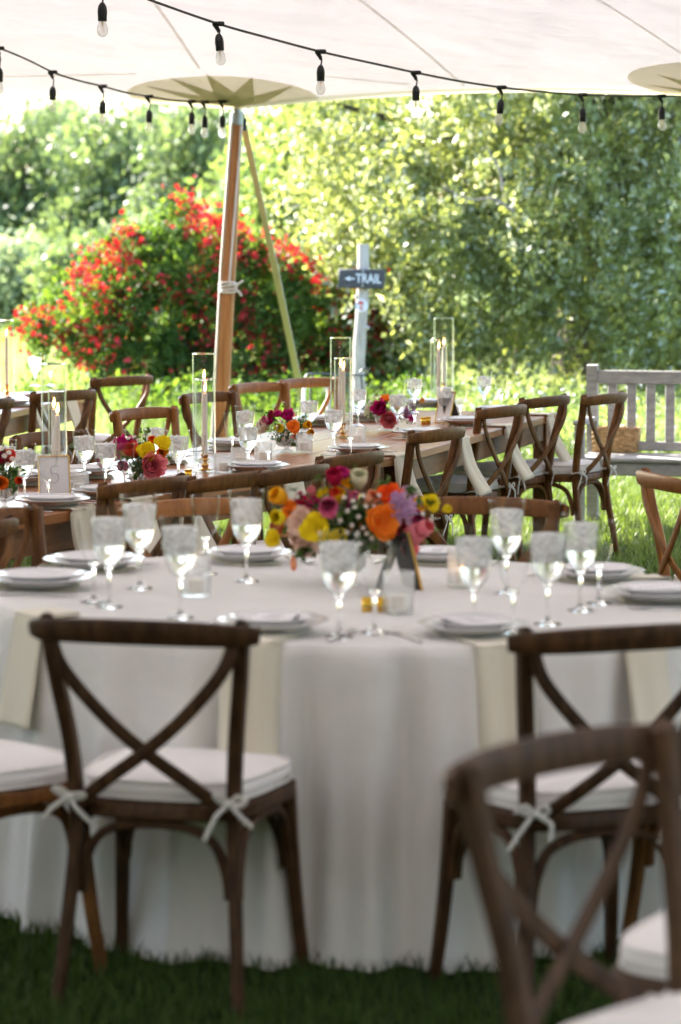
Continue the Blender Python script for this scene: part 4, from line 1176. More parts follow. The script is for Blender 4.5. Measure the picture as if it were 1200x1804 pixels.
# ------------------------------------------------------------------ round table under its cloth
TH = .765
RC = at(640, 1140, TH); RR = 1.0
RC = Vector((RC.x + .0, RC.y + RR, 0))
SLOPE = -.022
def tz(x, y): return TH + SLOPE * (x - RC.x)
def on_round(px, py, up=0.0):
    z = TH + up
    for _ in range(6):
        p = at(px, py, z); z = tz(p.x, p.y) + up
    return at(px, py, z)
def round_table():
    t = thing('round_table', 'large round banquet table hidden under the floor-length white cloth', 'table', RC)
    m = MB(); m.lathe([(.0, TH - .045), (RR - .02, TH - .045), (RR - .015, TH - .035), (RR - .02, TH - .03), (.0, TH - .03)], 64)
    m.build('tabletop', M['table_under'], t)
    for a in (45, 135, 225, 315):
        m = MB(); x, y = .6 * math.cos(R_(a)), .6 * math.sin(R_(a)); m.tube([(x, y, 0), (x * .97, y * .97, TH - .045)], .022, 10); m.build('leg', M['steel'], t)
    # cloth
    r = random.Random(12)
    fold = [(r.uniform(0, 6.28), r.uniform(.6, 1.0)) for _ in range(6)]
    m = MB(); N = 420; vs = []
    tops = [0.001, .2, .4, .6, .8, .9, .95, .985, .997]
    def pt(r_, a, z): return Vector((RC.x + r_ * math.cos(a), RC.y + r_ * math.sin(a), z))
    rows = []
    for q in tops: rows.append([pt(RR * q, 2 * math.pi * i / N, tz(RC.x + RR * q * math.cos(2 * math.pi * i / N), 0) + .0005 * math.sin(i * .9 + q * 9)) for i in range(N)])
    nd = 34
    for j in range(1, nd + 1):
        v = j / nd; row = []
        for i in range(N):
            a = 2 * math.pi * i / N
            # irregular folds: deep narrow valleys between broad crests
            ph = a * 27 + 1.1 * math.sin(a * 3 + .7) + .8 * math.sin(a * 5 + 2.1) + .35
            w = (1 - 2 * abs(math.sin(ph / 2)) ** 1.3) * -.62 + .34 * math.sin(2 * ph + 1.3 * math.sin(a * 2)) + .20 * math.sin(a * 31 + 2 * v) + .10 * math.sin(a * 57 + 4 * v)
            amp = .062 * (v ** .6) * (.8 + .35 * math.sin(a * 4 + 1)); broad = .024 * v * math.sin(a * 9 + 1.1)
            rad = RR + .006 + .028 * v + .020 * v * v + amp * w + broad
            e = min(1, v / .05)
            z0 = tz(RC.x + RR * math.cos(a), 0)
            z = z0 - .004 * e - (z0 - .012) * v ** 1.0
            z = max(z, .008 + .006 * math.sin(a * 9) ** 2)
            row.append(pt(rad, a, z))
        rows.append(row)
    for row in rows: vs += row
    fs = [(j * N + i, j * N + (i + 1) % N, (j + 1) * N + (i + 1) % N, (j + 1) * N + i) for j in range(len(rows) - 1) for i in range(N)]
    m.add(vs, fs)
    c = m.build('tablecloth', M['linen'], None, auto=False, label='floor-length white linen cloth draped over the round table in soft folds', cat='tablecloth')
round_table()

# ------------------------------------------------------------------ long farm tables
def farm_table(label, A, Bv, width, side, name='farm_table', planks=5, group='long farm tables'):
    """A-B: near long edge on the top surface; side: unit vector from that edge across the table"""
    A = Vector((A.x, A.y, 0)); Bv = Vector((Bv.x, Bv.y, 0))
    L = (Bv - A).length; u = (Bv - A).normalized(); s = Vector((-u.y, u.x, 0))
    if s.dot(side) < 0: s = -s
    mid = (A + Bv) / 2 + s * width / 2
    ang = math.atan2(u.y, u.x)
    t = thing(name, label, 'table', mid, ang, group)
    sg = 1 if Vector((-math.sin(ang), math.cos(ang), 0)).dot(s) > 0 else -1
    pw = width / planks
    for i in range(planks):
        y = sg * (-width / 2 + pw * (i + .5))
        m = MB(); m.box((rnd.uniform(-.003, .003), y, TH - .019 + rnd.uniform(-.0006, .0006)), (L, pw - .0035, .038), bev=.004)
        m.build('plank', M['table_wood'], t, smooth=False)
    for y in (-1, 1):
        m = MB(); m.box((0, y * (width / 2 - .065), TH - .038 - .052), (L - .20, .024, .104), bev=.003); m.build('apron', M['table_under'], t, smooth=False)
    for x in (-1, 1):
        m = MB(); m.box((x * (L / 2 - .09), 0, TH - .038 - .052), (.024, width - .16, .104), bev=.003); m.build('apron', M['table_under'], t, smooth=False)
        for y in (-1, 1):
            m = MB(); m.box((x * (L / 2 - .10), y * (width / 2 - .075), (TH - .04) / 2), (.075, .075, TH - .042), bev=.006); m.build('leg', M['table_under'], t, smooth=False)
    return t
J = at(704, 804, TH); E1 = at(985, 727, TH); A0 = at(0, 921, TH)
dA = (A0 - J).normalized(); dB = (E1 - J).normalized()
LW = 1.02
sideA = Vector((-abs(dA.y), abs(dA.x), 0))
farm_table('right half of the long wooden farm table, running away toward the bench', J + dB * .01, E1, LW, Vector((-1, .2, 0)))
farm_table('left half of the long wooden farm table, nearest corner behind the goblets', J - dB * 0 + dA * .01, J + dA * 3.75, LW, Vector((-1, .4, 0)))
C0 = at(27, 724, TH); C1 = at(172, 693, TH)
dC = (C1 - C0).normalized()
farm_table('distant wooden table at the left frame edge', C0 - dC * 1.9, C1, 1.0, Vector((-1, .3, 0)), planks=5)

# ------------------------------------------------------------------ bench and basket
def bench():
    # rear left post foot found from its top
    p = atY(1044, 641, 17.4); yaw = -14
    t = thing('garden_bench', 'weathered grey slatted wooden garden bench at the right edge of the lawn', 'bench', (p.x, p.y, 0), R_(yaw))
    W_ = 1.6; ht = p.z
    for x in (0, W_ - .0):
        m = MB(); m.tube([(x, .06, 0), (x, .03, .42), (x, 0, ht - .006)], .042, 4, flat=(.92, .92), up=(0, 1, 0)); m.build('leg', M['bench'], t, smooth=False)
        m = MB(); m.box((x, -.44, .31), (.058, .058, .62), bev=.006); m.build('leg', M['bench'], t, smooth=False)
        m = MB(); m.box((x, -.22, .635), (.07, .54, .026), bev=.006); m.build('armrest', M['bench'], t, smooth=False)
        m = MB(); m.box((x, -.22, .37), (.03, .40, .07), bev=.004); m.build('side_rail', M['bench'], t, smooth=False)
    m = MB(); m.box((W_ / 2, .002, ht - .075), (W_ - .056, .036, .078), bev=.007); m.build('top_rail', M['bench'], t, smooth=False)
    m = MB(); m.box((W_ / 2, .022, .475), (W_ - .056, .034, .055), bev=.005); m.build('lower_rail', M['bench'], t, smooth=False)
    m = MB(); m.box((W_ / 2, -.452, .375), (W_ - .058, .026, .078), bev=.005); m.build('apron', M['bench'], t, smooth=False)
    n = 13
    z0, z1 = .503, ht - .114
    sl = None
    for i in range(n):
        x = .118 + (W_ - .236) * i / (n - 1)
        m = MB(); m.box((0, 0, (z0 + z1) / 2), (.056, .016, z1 - z0), bev=.004)
        if sl is None: sl = m.mesh('slat', M['bench'], False)
        o = link('slat', sl, t, (x, .012, 0))
    for i in range(7):
        y = -.455 + .072 * i
        m = MB(); m.box((W_ / 2, y, .4255 + rnd.uniform(-.001, .001)), (W_ + .03 if i else W_ + .05, .060, .021), bev=.004); m.build('seat_slat', M['bench'], t, smooth=False)
    return t
BN = bench()

def basket():
    p = at(1087, 797, .437); yaw = -14
    t = thing('wicker_basket', 'small square-sided woven straw basket on the bench seat', 'basket', (p.x, p.y + .06, .437), R_(yaw))
    a, b, h = .130, .085, .135
    def outline(th, e=5):
        c, s = math.cos(th), math.sin(th); rr = (abs(c) ** e + abs(s) ** e) ** (-1 / e); return c * rr * a, s * rr * b
    m = MB(); N = 176; rows = 30; vs = []; fs = []
    for j in range(rows + 1):
        v = j / rows
        for i in range(N):
            th = 2 * math.pi * i / N; x, y = outline(th)
            k = i // 8; row = j // 3; wv = math.sin(math.pi * ((i % 8) + .5) / 8) * math.sin(math.pi * ((j % 3) + .5) / 3)
            d = .0065 * wv * (1 if (k + row) % 2 else -.5)
            g = 1 + .04 * v + d / max(.05, math.hypot(x, y))
            vs.append((x * g, y * g, .002 + h * v))
    fs = [(j * N + i, j * N + (i + 1) % N, (j + 1) * N + (i + 1) % N, (j + 1) * N + i) for j in range(rows) for i in range(N)]
    m.add(vs, fs); m.add([(outline(2 * math.pi * i / 40)[0] * .97, outline(2 * math.pi * i / 40)[1] * .97, .004) for i in range(40)], [tuple(range(40))])
    o = m.build('weave', M['basket'], t, auto=False)
    md = o.modifiers.new('thick', 'SOLIDIFY'); md.thickness = .004
    m = MB()
    for w in range(2):
        pts = [Vector((outline(2 * math.pi * i / 90)[0] * 1.05, outline(2 * math.pi * i / 90)[1] * 1.06, h + .002 + .005 * math.sin(i * .9 + w * 3.1))) for i in range(91)]
        m.tube(pts, .006, 6)
    m.build('rim', M['basket'], t)
basket()

# ------------------------------------------------------------------ tableware
def on_long(px, py, up=0.0): return at(px, py, TH + up)

MESH = {}
def goblet_meshes(kind):
    if kind in MESH: return MESH[kind]
    L = []
    if kind == 'water':
        hb, hs, rr = .122, .080, .0450   # bowl height, stem height, rim radius
    elif kind == 'water_big':
        hb, hs, rr = .150, .100, .0490
    elif kind == 'wine_big':
        hb, hs, rr = .118, .100, .0400
    else:
        hb, hs, rr = .104, .086, .0365
    outer = [(rr, hs + hb), (rr * .975, hs + hb * .8), (rr * .93, hs + hb * .58), (rr * .85, hs + hb * .38), (rr * .70, hs + hb * .20), (rr * .48, hs + hb * .08), (rr * .3, hs + hb * .025), (.009, hs + .001)]
    t = .0011
    inner = [(r - t, z) for r, z in outer[:-1]] + [(0.0005, hs + .006)]
    nf = 16
    def wob(th, z):
        u = (z - hs) / hb
        return .0
    m = MB()
    m.lathe(outer, 28)
    m.add(*(lambda mm: (mm.v, mm.f))(MB().lathe([(rr, hs + hb), (rr + .0012, hs + hb + .0014), (rr - .0006, hs + hb + .0028), (rr - .0022, hs + hb + .0006)], 28)))
    L.append(('bowl', m.mesh('bowl', M['glass'], True)))
    stem = [(.0, 0.0), (.034, 0.0), (.0345, .0018), (.030, .004), (.016, .0065), (.0065, .012), (.0045, .025), (.0042, hs * .6), (.0055, hs - .012), (.009, hs - .004), (.0125, hs + .002), (.012, hs + .005), (0, hs + .006)]
    L.append(('stem', MB().lathe(stem, 20).mesh('stem', M['stem_glass'], True)))
    if 'wine' not in kind:
        lv = .82 if kind == 'water' else .85
        wl = [(0, hs + .0075)]
        for r, z in outer[::-1][1:]:
            if z < hs + hb * .36: wl.append((r - .0026, z + .001))
        rof = lambda f: np.interp(f, [(z - hs) / hb for r, z in outer[::-1]], [r for r, z in outer[::-1]])
        wl += [(rof(.38) - .0026, hs + hb * .38), (0, hs + hb * .38)]
        L.append(('water', MB().lathe(wl, 24).mesh('water', M['water'], True)))
        r = random.Random(3); m = MB()
        pr = [(0, .385)] + [(rof(f) - .0030, f) for f in (.385, .45, .52, .6, .67, .74, lv - .02)] + [(rof(lv) - .008, lv + .004), (0, lv)]
        m.lathe([(a, hs + hb * f) for a, f in pr], 32, wob=lambda th, z: -.10 * (.5 + .5 * math.sin(th * 6 + z * 420)) * (.5 + .5 * math.sin(th * 3 - z * 260)))
        for k in range(7):
            a = r.uniform(0, 6.28); q = r.uniform(.0, rr * .62); s = r.uniform(.015, .022)
            c = Vector((q * math.cos(a), q * math.sin(a), hs + hb * r.uniform(.55, .80)))
            R3 = Euler((r.uniform(0, 3), r.uniform(0, 3), r.uniform(0, 3))).to_matrix().to_4x4(); R3.translation = c
            m.box((0, 0, 0), (s, s * .9, s * .8), bev=.003, M4=R3)
        L.append(('ice', m.mesh('ice', M['ice'], True)))
    for nm, me in L: me.set_sharp_from_angle(angle=R_(60))
    MESH[kind] = L; return L

def goblet(kind, p, label, group):
    nm = 'wine_glass' if 'wine' in kind else 'water_goblet'
    t = thing(nm, label, 'wine glass' if 'wine' in kind else 'goblet', p, rnd.uniform(0, 6), group)
    for n_, me in goblet_meshes(kind): link(n_, me, t)
    return t

GH = {'water': .2042, 'water_big': .2522, 'wine': .192, 'wine_big': .220}
def long_glass(kind, px, rim, label):
    p = at(px, rim, TH + GH[kind]); p.z = TH; goblet(kind, p, label, 'glasses on the long table')
def round_glass(kind, px, rim, label):
    z = TH + GH[kind]
    for _ in range(5):
        p = at(px, rim, z); z = tz(p.x, p.y) + GH[kind]
    p.z = tz(p.x, p.y) + .0006; goblet(kind, p, label, 'glasses on the round table')

for k, px, y, lb in [
    ('water_big', 245, 872, 'tall iced water goblet on the round table at the end of the left plates'),
    ('wine_big', 164, 912, 'small empty glass at the far left of the round table settings'),
    ('water_big', 191, 896, 'iced water goblet between the two left plates of the round table'),
    ('wine_big', 362, 874, 'empty wine glass beyond the fuller goblets, in front of the honey chair rail'),
    ('water_big', 434, 864, 'iced water goblet standing by the far plate left of the flower centrepiece'),
    ('water_big', 317, 911, 'blurred iced water goblet with a glass votive close in front of its foot'),
    ('water_big', 597, 938, 'iced water goblet in front of the left half of the centrepiece'),
    ('wine_big', 660, 956, 'empty wine glass in front of the centrepiece showing gold jars through its stem'),
    ('water_big', 893, 882, 'tall iced goblet rising in front of the chair rail right of the flowers'),
    ('wine_big', 905, 956, 'empty wine glass below the tall goblet right of the flowers'),
    ('water_big', 836, 930, 'iced water goblet just right of the leaning sign frame and lit votive'),
    ('water_big', 966, 923, 'iced water goblet fourth from the right among the right-hand glasses'),
    ('water_big', 1024, 905, 'iced water goblet before the right plates with grass behind it'),
    ('wine_big', 1056, 918, 'rightmost empty wine glass on the round table')]:
    round_glass(k, px, y, lb)

for k, px, y, lb in [
    ('water', 42, 782, 'iced goblet at the left edge beside the orange rose arrangement'),
    ('water', 8, 775, 'iced goblet behind the daisies at the left frame edge'),
    ('wine', 84, 794, 'empty wine glass standing before the gold table-number frame'),
    ('wine', 116, 771, 'empty wine glass behind the right side of the left candle cylinders'),
    ('water', 148, 758, 'iced goblet in the clear gap right of the left candle cylinders'),
    ('water', 185, 770, 'iced goblet left of the magenta flowers'),
    ('wine', 220, 781, 'empty wine glass in front of the magenta flowers'),
    ('wine', 236, 757, 'empty glass behind the small daisies of the second arrangement'),
    ('water', 272, 744, 'iced goblet behind the daisies below the bent honey chair rail'),
    ('water', 314, 758, 'iced goblet right of the yellow poppies'),
    ('wine', 346, 768, 'empty wine glass beside the brass candle holder of the second cylinders'),
    ('wine', 409, 728, 'tall empty wine glass left of the fuchsia arrangement'),
    ('water', 432, 715, 'iced goblet behind the left end of the fuchsia arrangement'),
    ('water', 437, 742, 'iced goblet over the cut-glass votives left of the fuchsia arrangement'),
    ('wine', 473, 750, 'empty wine glass in front of the blush flowers'),
    ('wine', 513, 708, 'empty glass behind the fuchsia arrangement'),
    ('water', 545, 698, 'large iced goblet in front of the rightmost sunlit chair'),
    ('water', 588, 713, 'iced goblet left of the third pair of candle cylinders'),
    ('wine', 618, 729, 'empty wine glass in front of the third pair of candle cylinders'),
    ('water', 631, 678, 'iced goblet at the foot of the trail signpost'),
    ('wine', 702, 670, 'empty wine glass behind the magenta peony on the right half'),
    ('water', 730, 660, 'iced goblet above the right end of the peony arrangement'),
    ('water', 701, 687, 'iced goblet in front of the coral peony'),
    ('wine', 731, 694, 'empty wine glass between the peony arrangement and the leaning frame'),
    ('water', 783, 674, 'iced goblet in front of the rightmost candle cylinders'),
    ('wine', 811, 678, 'empty wine glass just right of the rightmost candle cylinders'),
    ('water', 853, 656, 'iced goblet of the free-standing pair at the far end of the table'),
    ('wine', 883, 661, 'empty wine glass of the free-standing pair at the far end of the table')]:
    long_glass(k, px, y, lb)
p = at(61, 620, TH + .215); p.z = TH; goblet('water', p, 'iced goblet on the distant left table', 'glasses on the distant table')
p = at(88, 626, TH + .192); p.z = TH; goblet('wine', p, 'empty glass on the distant left table beside an iced goblet', 'glasses on the distant table')

# ---- candles in glass cylinders
def candle(p, hc, label, hold=.062):
    t = thing('candlestick', label, 'candle', p, 0, 'brass candlesticks inside glass cylinders')
    s = hold / .062
    prof = [(0, 0), (.023, 0), (.0235, .002), (.019, .005), (.011, .008), (.0135, .014), (.0155, .020), (.012, .026), (.0065, .030), (.006, .034), (.010, .037), (.0115, .043), (.0085, .048), (.010, .053), (.0145, .060), (.0145, .062), (.010, .062), (0, .060)]
    MB().lathe([(r, z * s) for r, z in prof], 20).build('holder', M['gold'], t)
    c = MB().lathe([(0, hold - .002), (.0102, hold - .002), (.0095, hold + hc * .95), (.008, hold + hc - .002), (.004, hold + hc), (0, hold + hc - .001)], 14).build('taper', M['wax'], t)
    MB().tube([(0, 0, hold + hc - .002), (.001, 0, hold + hc + .010)], .0009, 5).build('wick', M['black'], c)
    f = [(0, .004), (.0035, .008), (.0058, .014), (.0055, .021), (.0035, .031), (.0012, .041), (0, .046)]
    mm = MB().lathe(f, 10)
    MB().add([(x + .12 * max(0, z - .015), y, z + hold + hc) for x, y, z in mm.v], mm.f).build('flame', M['flame'], c)
def cylinder(p, r, h, label):
    t = thing('glass_cylinder', label, 'candle cylinder', p, 0, 'tall glass candle cylinders')
    m = MB(); m.lathe([(0, .0015), (r - .002, .0015), (r, .004), (r, h), (r - .0015, h + .001), (r - .003, h), (r - .003, .010), (r - .006, .0075), (0, .0075)], 40)
    o = m.build('wall', M['vase_glass'], t)
    MB().lathe([(r + .0004, h - .003), (r + .001, h + .0012), (r - .0015, h + .002), (r - .0032, h + .001), (r - .003, h - .003)], 40).build('rim', M['stem_glass'], t)
def pair(short, tall, nm, gold=True):
    for (px, top, w, hh, fl), kind in ((short, 'shorter'), (tall, 'taller')):
        s = None; lo, hi = 5.0, 25.0
        # find the distance at which the rim height gives the height seen
        p = at(px, top, TH + hh); p.z = TH + .0005
        cylinder(p, w * p.y / F / 2, hh, f'{kind} clear glass cylinder of the pair {nm}')
        pf = atY(px, fl, p.y).z - TH
        candle(Vector((p.x, p.y, TH + .008)), pf - .068 - .02, f'lit ivory taper on brass in the {kind} cylinder {nm}')
pair((101, 688, 33, .375, 722), (94, 641, 44, .455, 712), 'at left behind the number frame')
pair((361, 668, 36, .375, 684), (359, 623, 41, .455, 662), 'in front of the tent pole')
pair((605, 631, 33, .375, 646), (600, 595, 37, .455, 640), 'left of the trail signpost')
pair((773, 599, 30, .375, 610), (782, 561, 36, .455, 603), 'toward the far end of the table')
p = at(11, 564, TH + .45); p.z = TH + .0005
cylinder(p, .045, .45, 'clear glass cylinder on the distant table at the left frame edge')
candle(Vector((p.x, p.y, TH + .008)), .285, 'lit ivory taper on brass holder at the left frame edge')

# ---- votives
def votive(p, label, lit=True, ht=.078, r=.036):
    t = thing('votive_holder', label, 'votive', p, rnd.uniform(0, 3), 'cut-glass votive holders')
    def wob(th, z): return .022 * math.sin(th * 14 + z * 300) * math.sin(th * 14 - z * 300) if .01 < z < ht - .01 else 0
    m = MB(); zs = [i / 12 for i in range(13)]
    prof = [(0, .0), (r * .93, .0)] + [(r * (.95 + .05 * z), .003 + z * (ht - .004)) for z in zs] + [(r - .003, ht), (r - .0035, ht * .6), (r - .0045, .012), (0, .010)]
    m.lathe(prof, 56, wob=wob); m.build('tumbler', M['cut_glass'], t)
    w = MB().lathe([(0, .0115), (.0195, .0115), (.0195, .044), (.017, .046), (0, .044)], 16).build('wax', M['wax'], t)
    if lit:
        f = [(0, .046), (.0035, .049), (.005, .053), (.003, .060), (0, .066)]
        MB().lathe(f, 8).build('flame', M['flame'], w)
for px, py, lb in [(139, 876, 'votive right of the gold table-number frame'), (394, 838, 'left votive of the row before the fuchsia arrangement'), (423, 828, 'second votive of the row, showing its white candle'),
                   (464, 818, 'votive at the left foot of the fuchsia arrangement'), (536, 801, 'votive at the right foot of the fuchsia arrangement'), (630, 788, 'votive right of the third pair of cylinders'),
                   (803, 733, 'votive behind the glasses near the far end of the table')]:
    p = at(px, py - 3, TH); p.z = TH + .0005; votive(p, lb, lit=False, r=.038, ht=.084)
for px, py, lb in [(345, 1056, 'blurred votive at the foot of the goblet on the left of the round table'), (702, 1086, 'blurred gold-rimmed votive in front of the centrepiece'), (814, 1040, 'votive with a glowing flame behind the goblet right of the sign frame')]:
    p = on_round(px, py - 5); p.z = tz(p.x, p.y) + .001; votive(p, lb, lit='glowing' in lb, ht=.108, r=.041)

# ---- plates, cards, napkins, cutlery
def plate_mesh(r):
    k = ('plate', r)
    if k not in MESH:
        p = [(0, .004), (r * .30, .004), (r * .56, .0035), (r * .60, .0), (r * .63, .0), (r * .68, .006), (r * .80, .013), (r * .97, .0195), (r, .0215), (r * .985, .0235), (r * .80, .017), (r * .66, .010), (r * .60, .0075), (0, .0075)]
        MESH[k] = MB().lathe(p, 56).mesh('plate', M['plate'], True)
    return MESH[k]
def slab(poly, h0, h1): pass

def napkin(name, path, w, mat, label, cat='napkin', flare=0.0, layers=3, group=None, tw=0.0, fold=.0):
    """a folded cloth strip: path of centre points with side vector; layered edges"""
    m = MB(); P = bez(path, 6); N = len(P)
    side = tw
    for L_ in range(layers):
        vs = []; fs = []; nu = 8
        for i, p in enumerate(P):
            u = i / (N - 1)
            if L_ and i == N - 1: p = p.lerp(P[i - 1], .25 * L_)
            t = (P[min(i + 1, N - 1)] - P[max(i - 1, 0)]).normalized()
            nrm = t.cross(side).normalized()
            if nrm.z < -.3 and abs(t.z) < .8: nrm = -nrm
            ww = w * (1 + flare * u) * (1 - .04 * L_)
            for k in range(nu + 1):
                s = (k / nu - .5)
                rip = .0035 * math.sin(s * 9 + i * .25 + L_) * u + fold * u * u * math.cos(s * 12)
                vs.append(p + side * (s * ww + .004 * (L_ - 1)) + nrm * (.0028 * L_ + rip))
        for i in range(N - 1):
            for k in range(nu): a = i * (nu + 1) + k; fs.append((a, a + 1, a + nu + 2, a + nu + 1))
        m.add(vs, fs)
    o = m.build(name, mat, None, auto=False, fix=False, label=label, cat=cat, group=group)
    md = o.modifiers.new('thick', 'SOLIDIFY'); md.thickness = .0014
    return o

def cutlery(kind, p, ang, label, group):
    k = 'cut_' + kind
    if k not in MESH:
        m = MB()
        if kind == 'fork':
            m.tube([(0, -.10, .002), (0, -.05, .003), (0, .02, .007), (0, .045, .006)], [.006, .0045, .003, .0045], 6, flat=(1, .35), up=(0, 0, 1))
            m.tube([(0, .040, .006), (0, .055, .004), (0, .062, .004)], [.007, .011, .0115], 8, flat=(1, .2), up=(0, 0, 1))
            for s in (-1.5, -.5, .5, 1.5): m.tube([(s * .006, .060, .004), (s * .0062, .085, .005), (s * .006, .10, .009)], [.0024, .002, .001], 5)
        else:
            m.tube([(0, -.11, .003), (0, -.03, .005), (0, .0, .005)], [.007, .006, .004], 6, flat=(1, .4), up=(0, 0, 1))
            m.tube([(0, -.002, .005), (.002, .04, .005), (.004, .10, .004), (0, .115, .003)], [.006, .010, .009, .002], 6, flat=(1, .15), up=(0, 0, 1))
        MESH[k] = m.mesh(kind, M['silver'], True)
    return link(kind, MESH[k], None, p, ang, label, kind, group)

def card(p, ang, w, h, label, group, tilt=0, marks=True):
    t = thing('menu_card', label, 'menu card', p, ang, group)
    MB().box((0, 0, .0006), (w, h, .0012)).build('sheet', M['paper'], t, smooth=False)
    if marks:
        m = MB(); r = random.Random(int(p[0] * 1000))
        for i in range(7):
            l = w * r.uniform(.25, .5); y = h * (.32 - .1 * i)
            m.box((0, y, .00145), (l, .0014, .0003))
        m.build('print', M['ink'], t, smooth=False)

# round table settings: (plate px, py, radius, card?, where)
gp = 'place settings on the round table'
for px, py, r, cd, wh in [(72, 1028, .150, False, 'left edge of the round table'), (166, 996, .145, False, 'far left of the round table by the goblet'), (436, 984, .132, False, 'far side of the round table, left of flowers'),
                          (772, 985, .125, True, 'far side of the round table, right of flowers'), (1052, 1016, .135, False, 'right far side of the round table'), (1160, 1052, .150, True, 'right edge of the round table'),
                          (482, 1106, .135, True, 'near side behind the left foreground chair'), (832, 1112, .135, True, 'near side left of the right foreground chair')]:
    p = on_round(px, py, .012); p.z = tz(p.x, p.y)
    d = Vector((RC.x - p.x, RC.y - p.y, 0)).normalized(); a = math.atan2(d.y, d.x) - math.pi / 2
    s = Vector((-d.y, d.x, 0))
    out = -d
    # napkin folded under the plate and, on the seen sides, hanging over the edge
    rad = (Vector((p.x, p.y, 0)) - Vector((RC.x, RC.y, 0))).length
    e = Vector((RC.x, RC.y, 0)) + out * (RR)
    zt = lambda q: tz(q.x, q.y)
    qs = [Vector((p.x, p.y, 0)) + d * .10, Vector((p.x, p.y, 0)), e - out * .03]
    path = [Vector((q.x, q.y, zt(q) + .0025)) for q in qs]
    zE = zt(e)
    path += [Vector((e.x, e.y, zE + .001)) + out * .008, Vector((e.x, e.y, zE - .03)) + out * .020, Vector((e.x, e.y, zE - .15)) + out * .040, Vector((e.x, e.y, zE - .29)) + out * .062]
    napkin('napkin', path, .138, M['napkin'], f'cream napkin under the plate, {wh}', tw=s, flare=.10, fold=.014, group='cream napkins on the round table')
    t = thing('dinner_plate', f'white plate at the {wh}', 'plate', (p.x, p.y, p.z + .011), 0, gp)
    link('rim', plate_mesh(r), t)
    link('inner_plate', plate_mesh(round(r * .78, 4)), t, (0, 0, .0085))
    if cd: card((p.x, p.y, p.z + .0385), a + .1, .10, .155, f'white menu card on the plate, {wh}', gp)
    fk = p + s * (r + .035); kn = p - s * (r + .035)
    cutlery('fork', (fk.x, fk.y, zt(fk) + .001), a, f'fork beside the plate at the {wh}', gp)
    cutlery('knife', (kn.x, kn.y, zt(kn) + .001), a, f'knife beside the plate at the {wh}', gp)
# two more napkins whose plates the frame or a chair hides
for dx, lb in ((60, 'cream napkin hanging beside the foreground chair at the left frame edge'), (1190, 'cream and gold napkin hanging at the right frame edge')):
    e = at(dx, 1098 if dx < 600 else 1122, TH); d = Vector((RC.x - e.x, RC.y - e.y, 0)).normalized(); out = -d; s = Vector((-d.y, d.x, 0)); e = Vector((RC.x, RC.y, 0)) + out * RR
    zE = tz(e.x, e.y)
    path = [Vector((e.x, e.y, zE + .003)) + d * .10, Vector((e.x, e.y, zE + .003)) + d * .03, Vector((e.x, e.y, zE + .001)) + out * .008, Vector((e.x, e.y, zE - .03)) + out * .020, Vector((e.x, e.y, zE - .14)) + out * .040, Vector((e.x, e.y, zE - .27)) + out * .062]
    napkin('napkin', path, .135, M['napkin'], lb, tw=s, flare=.1, group='cream napkins on the round table')

# long tables
gp = 'place settings on the long table'
nA = Vector((-dA.y, dA.x, 0)); nA = nA if nA.x < 0 else -nA      # from near edge into the table
nB = Vector((-dB.y, dB.x, 0)); nB = nB if nB.x < 0 else -nB
near_p = [(92, 890, 'A', 'at the near left corner of the long table'), (192, 873, 'A', 'behind the first near chair of the long table'), (330, 862, 'A', 'between the first two near chairs'),
          (452, 829, 'A', 'between the second and third near chairs'), (632, 797, 'A', 'behind the fourth near chair'),
          (742, 768, 'B', 'in front of the peony arrangement'), (818, 747, 'B', 'before the leaning sign frame on the right half'), (877, 727, 'B', 'at the far near-side corner by the free-standing glasses')]
for px, py, sd_, wh in near_p:
    p = on_long(px, py, .01); p.z = TH + .0015; n_ = nA if sd_ == 'A' else nB; out = -n_; s = Vector((-n_.y, n_.x, 0)); a = math.atan2(n_.y, n_.x) - math.pi / 2
    o0 = J; dist = (Vector((p.x, p.y, 0)) - Vector((J.x, J.y, 0))).dot(n_)
    e = Vector((p.x, p.y, 0)) - n_ * dist
    sh = s * (.03 if sd_ == 'A' else .05)
    path = [Vector((p.x, p.y, TH + .004)) + n_ * .08, Vector((p.x, p.y, TH + .004)), Vector((e.x, e.y, TH + .004)) + n_ * .03, Vector((e.x, e.y, TH + .002)) + out * .008, Vector((e.x, e.y, TH - .03)) + out * .018,
            Vector((e.x, e.y, TH - .13)) + out * .045, Vector((e.x, e.y, TH - .255)) + out * .12]
    napkin('napkin', path, .125, M['napkin'], f'cream napkin hanging over the table edge {wh}', tw=s, flare=.55, group='cream napkins on the long table', fold=.012)
    t = thing('dinner_plate', f'white plate {wh}', 'plate', (p.x, p.y, TH + .013), 0, gp)
    link('rim', plate_mesh(.135), t); link('inner_plate', plate_mesh(.105), t, (0, 0, .0085))
    card((p.x, p.y, TH + .040), a + rnd.uniform(-.2, .2), .09, .14, f'white menu card on the plate {wh}', gp)
    for q_, kd in ((1, 'fork'), (-1, 'knife')):
        k = p + s * q_ * .165; cutlery(kd, (k.x, k.y, TH + .002), a, f'{kd} beside the plate {wh}', gp)
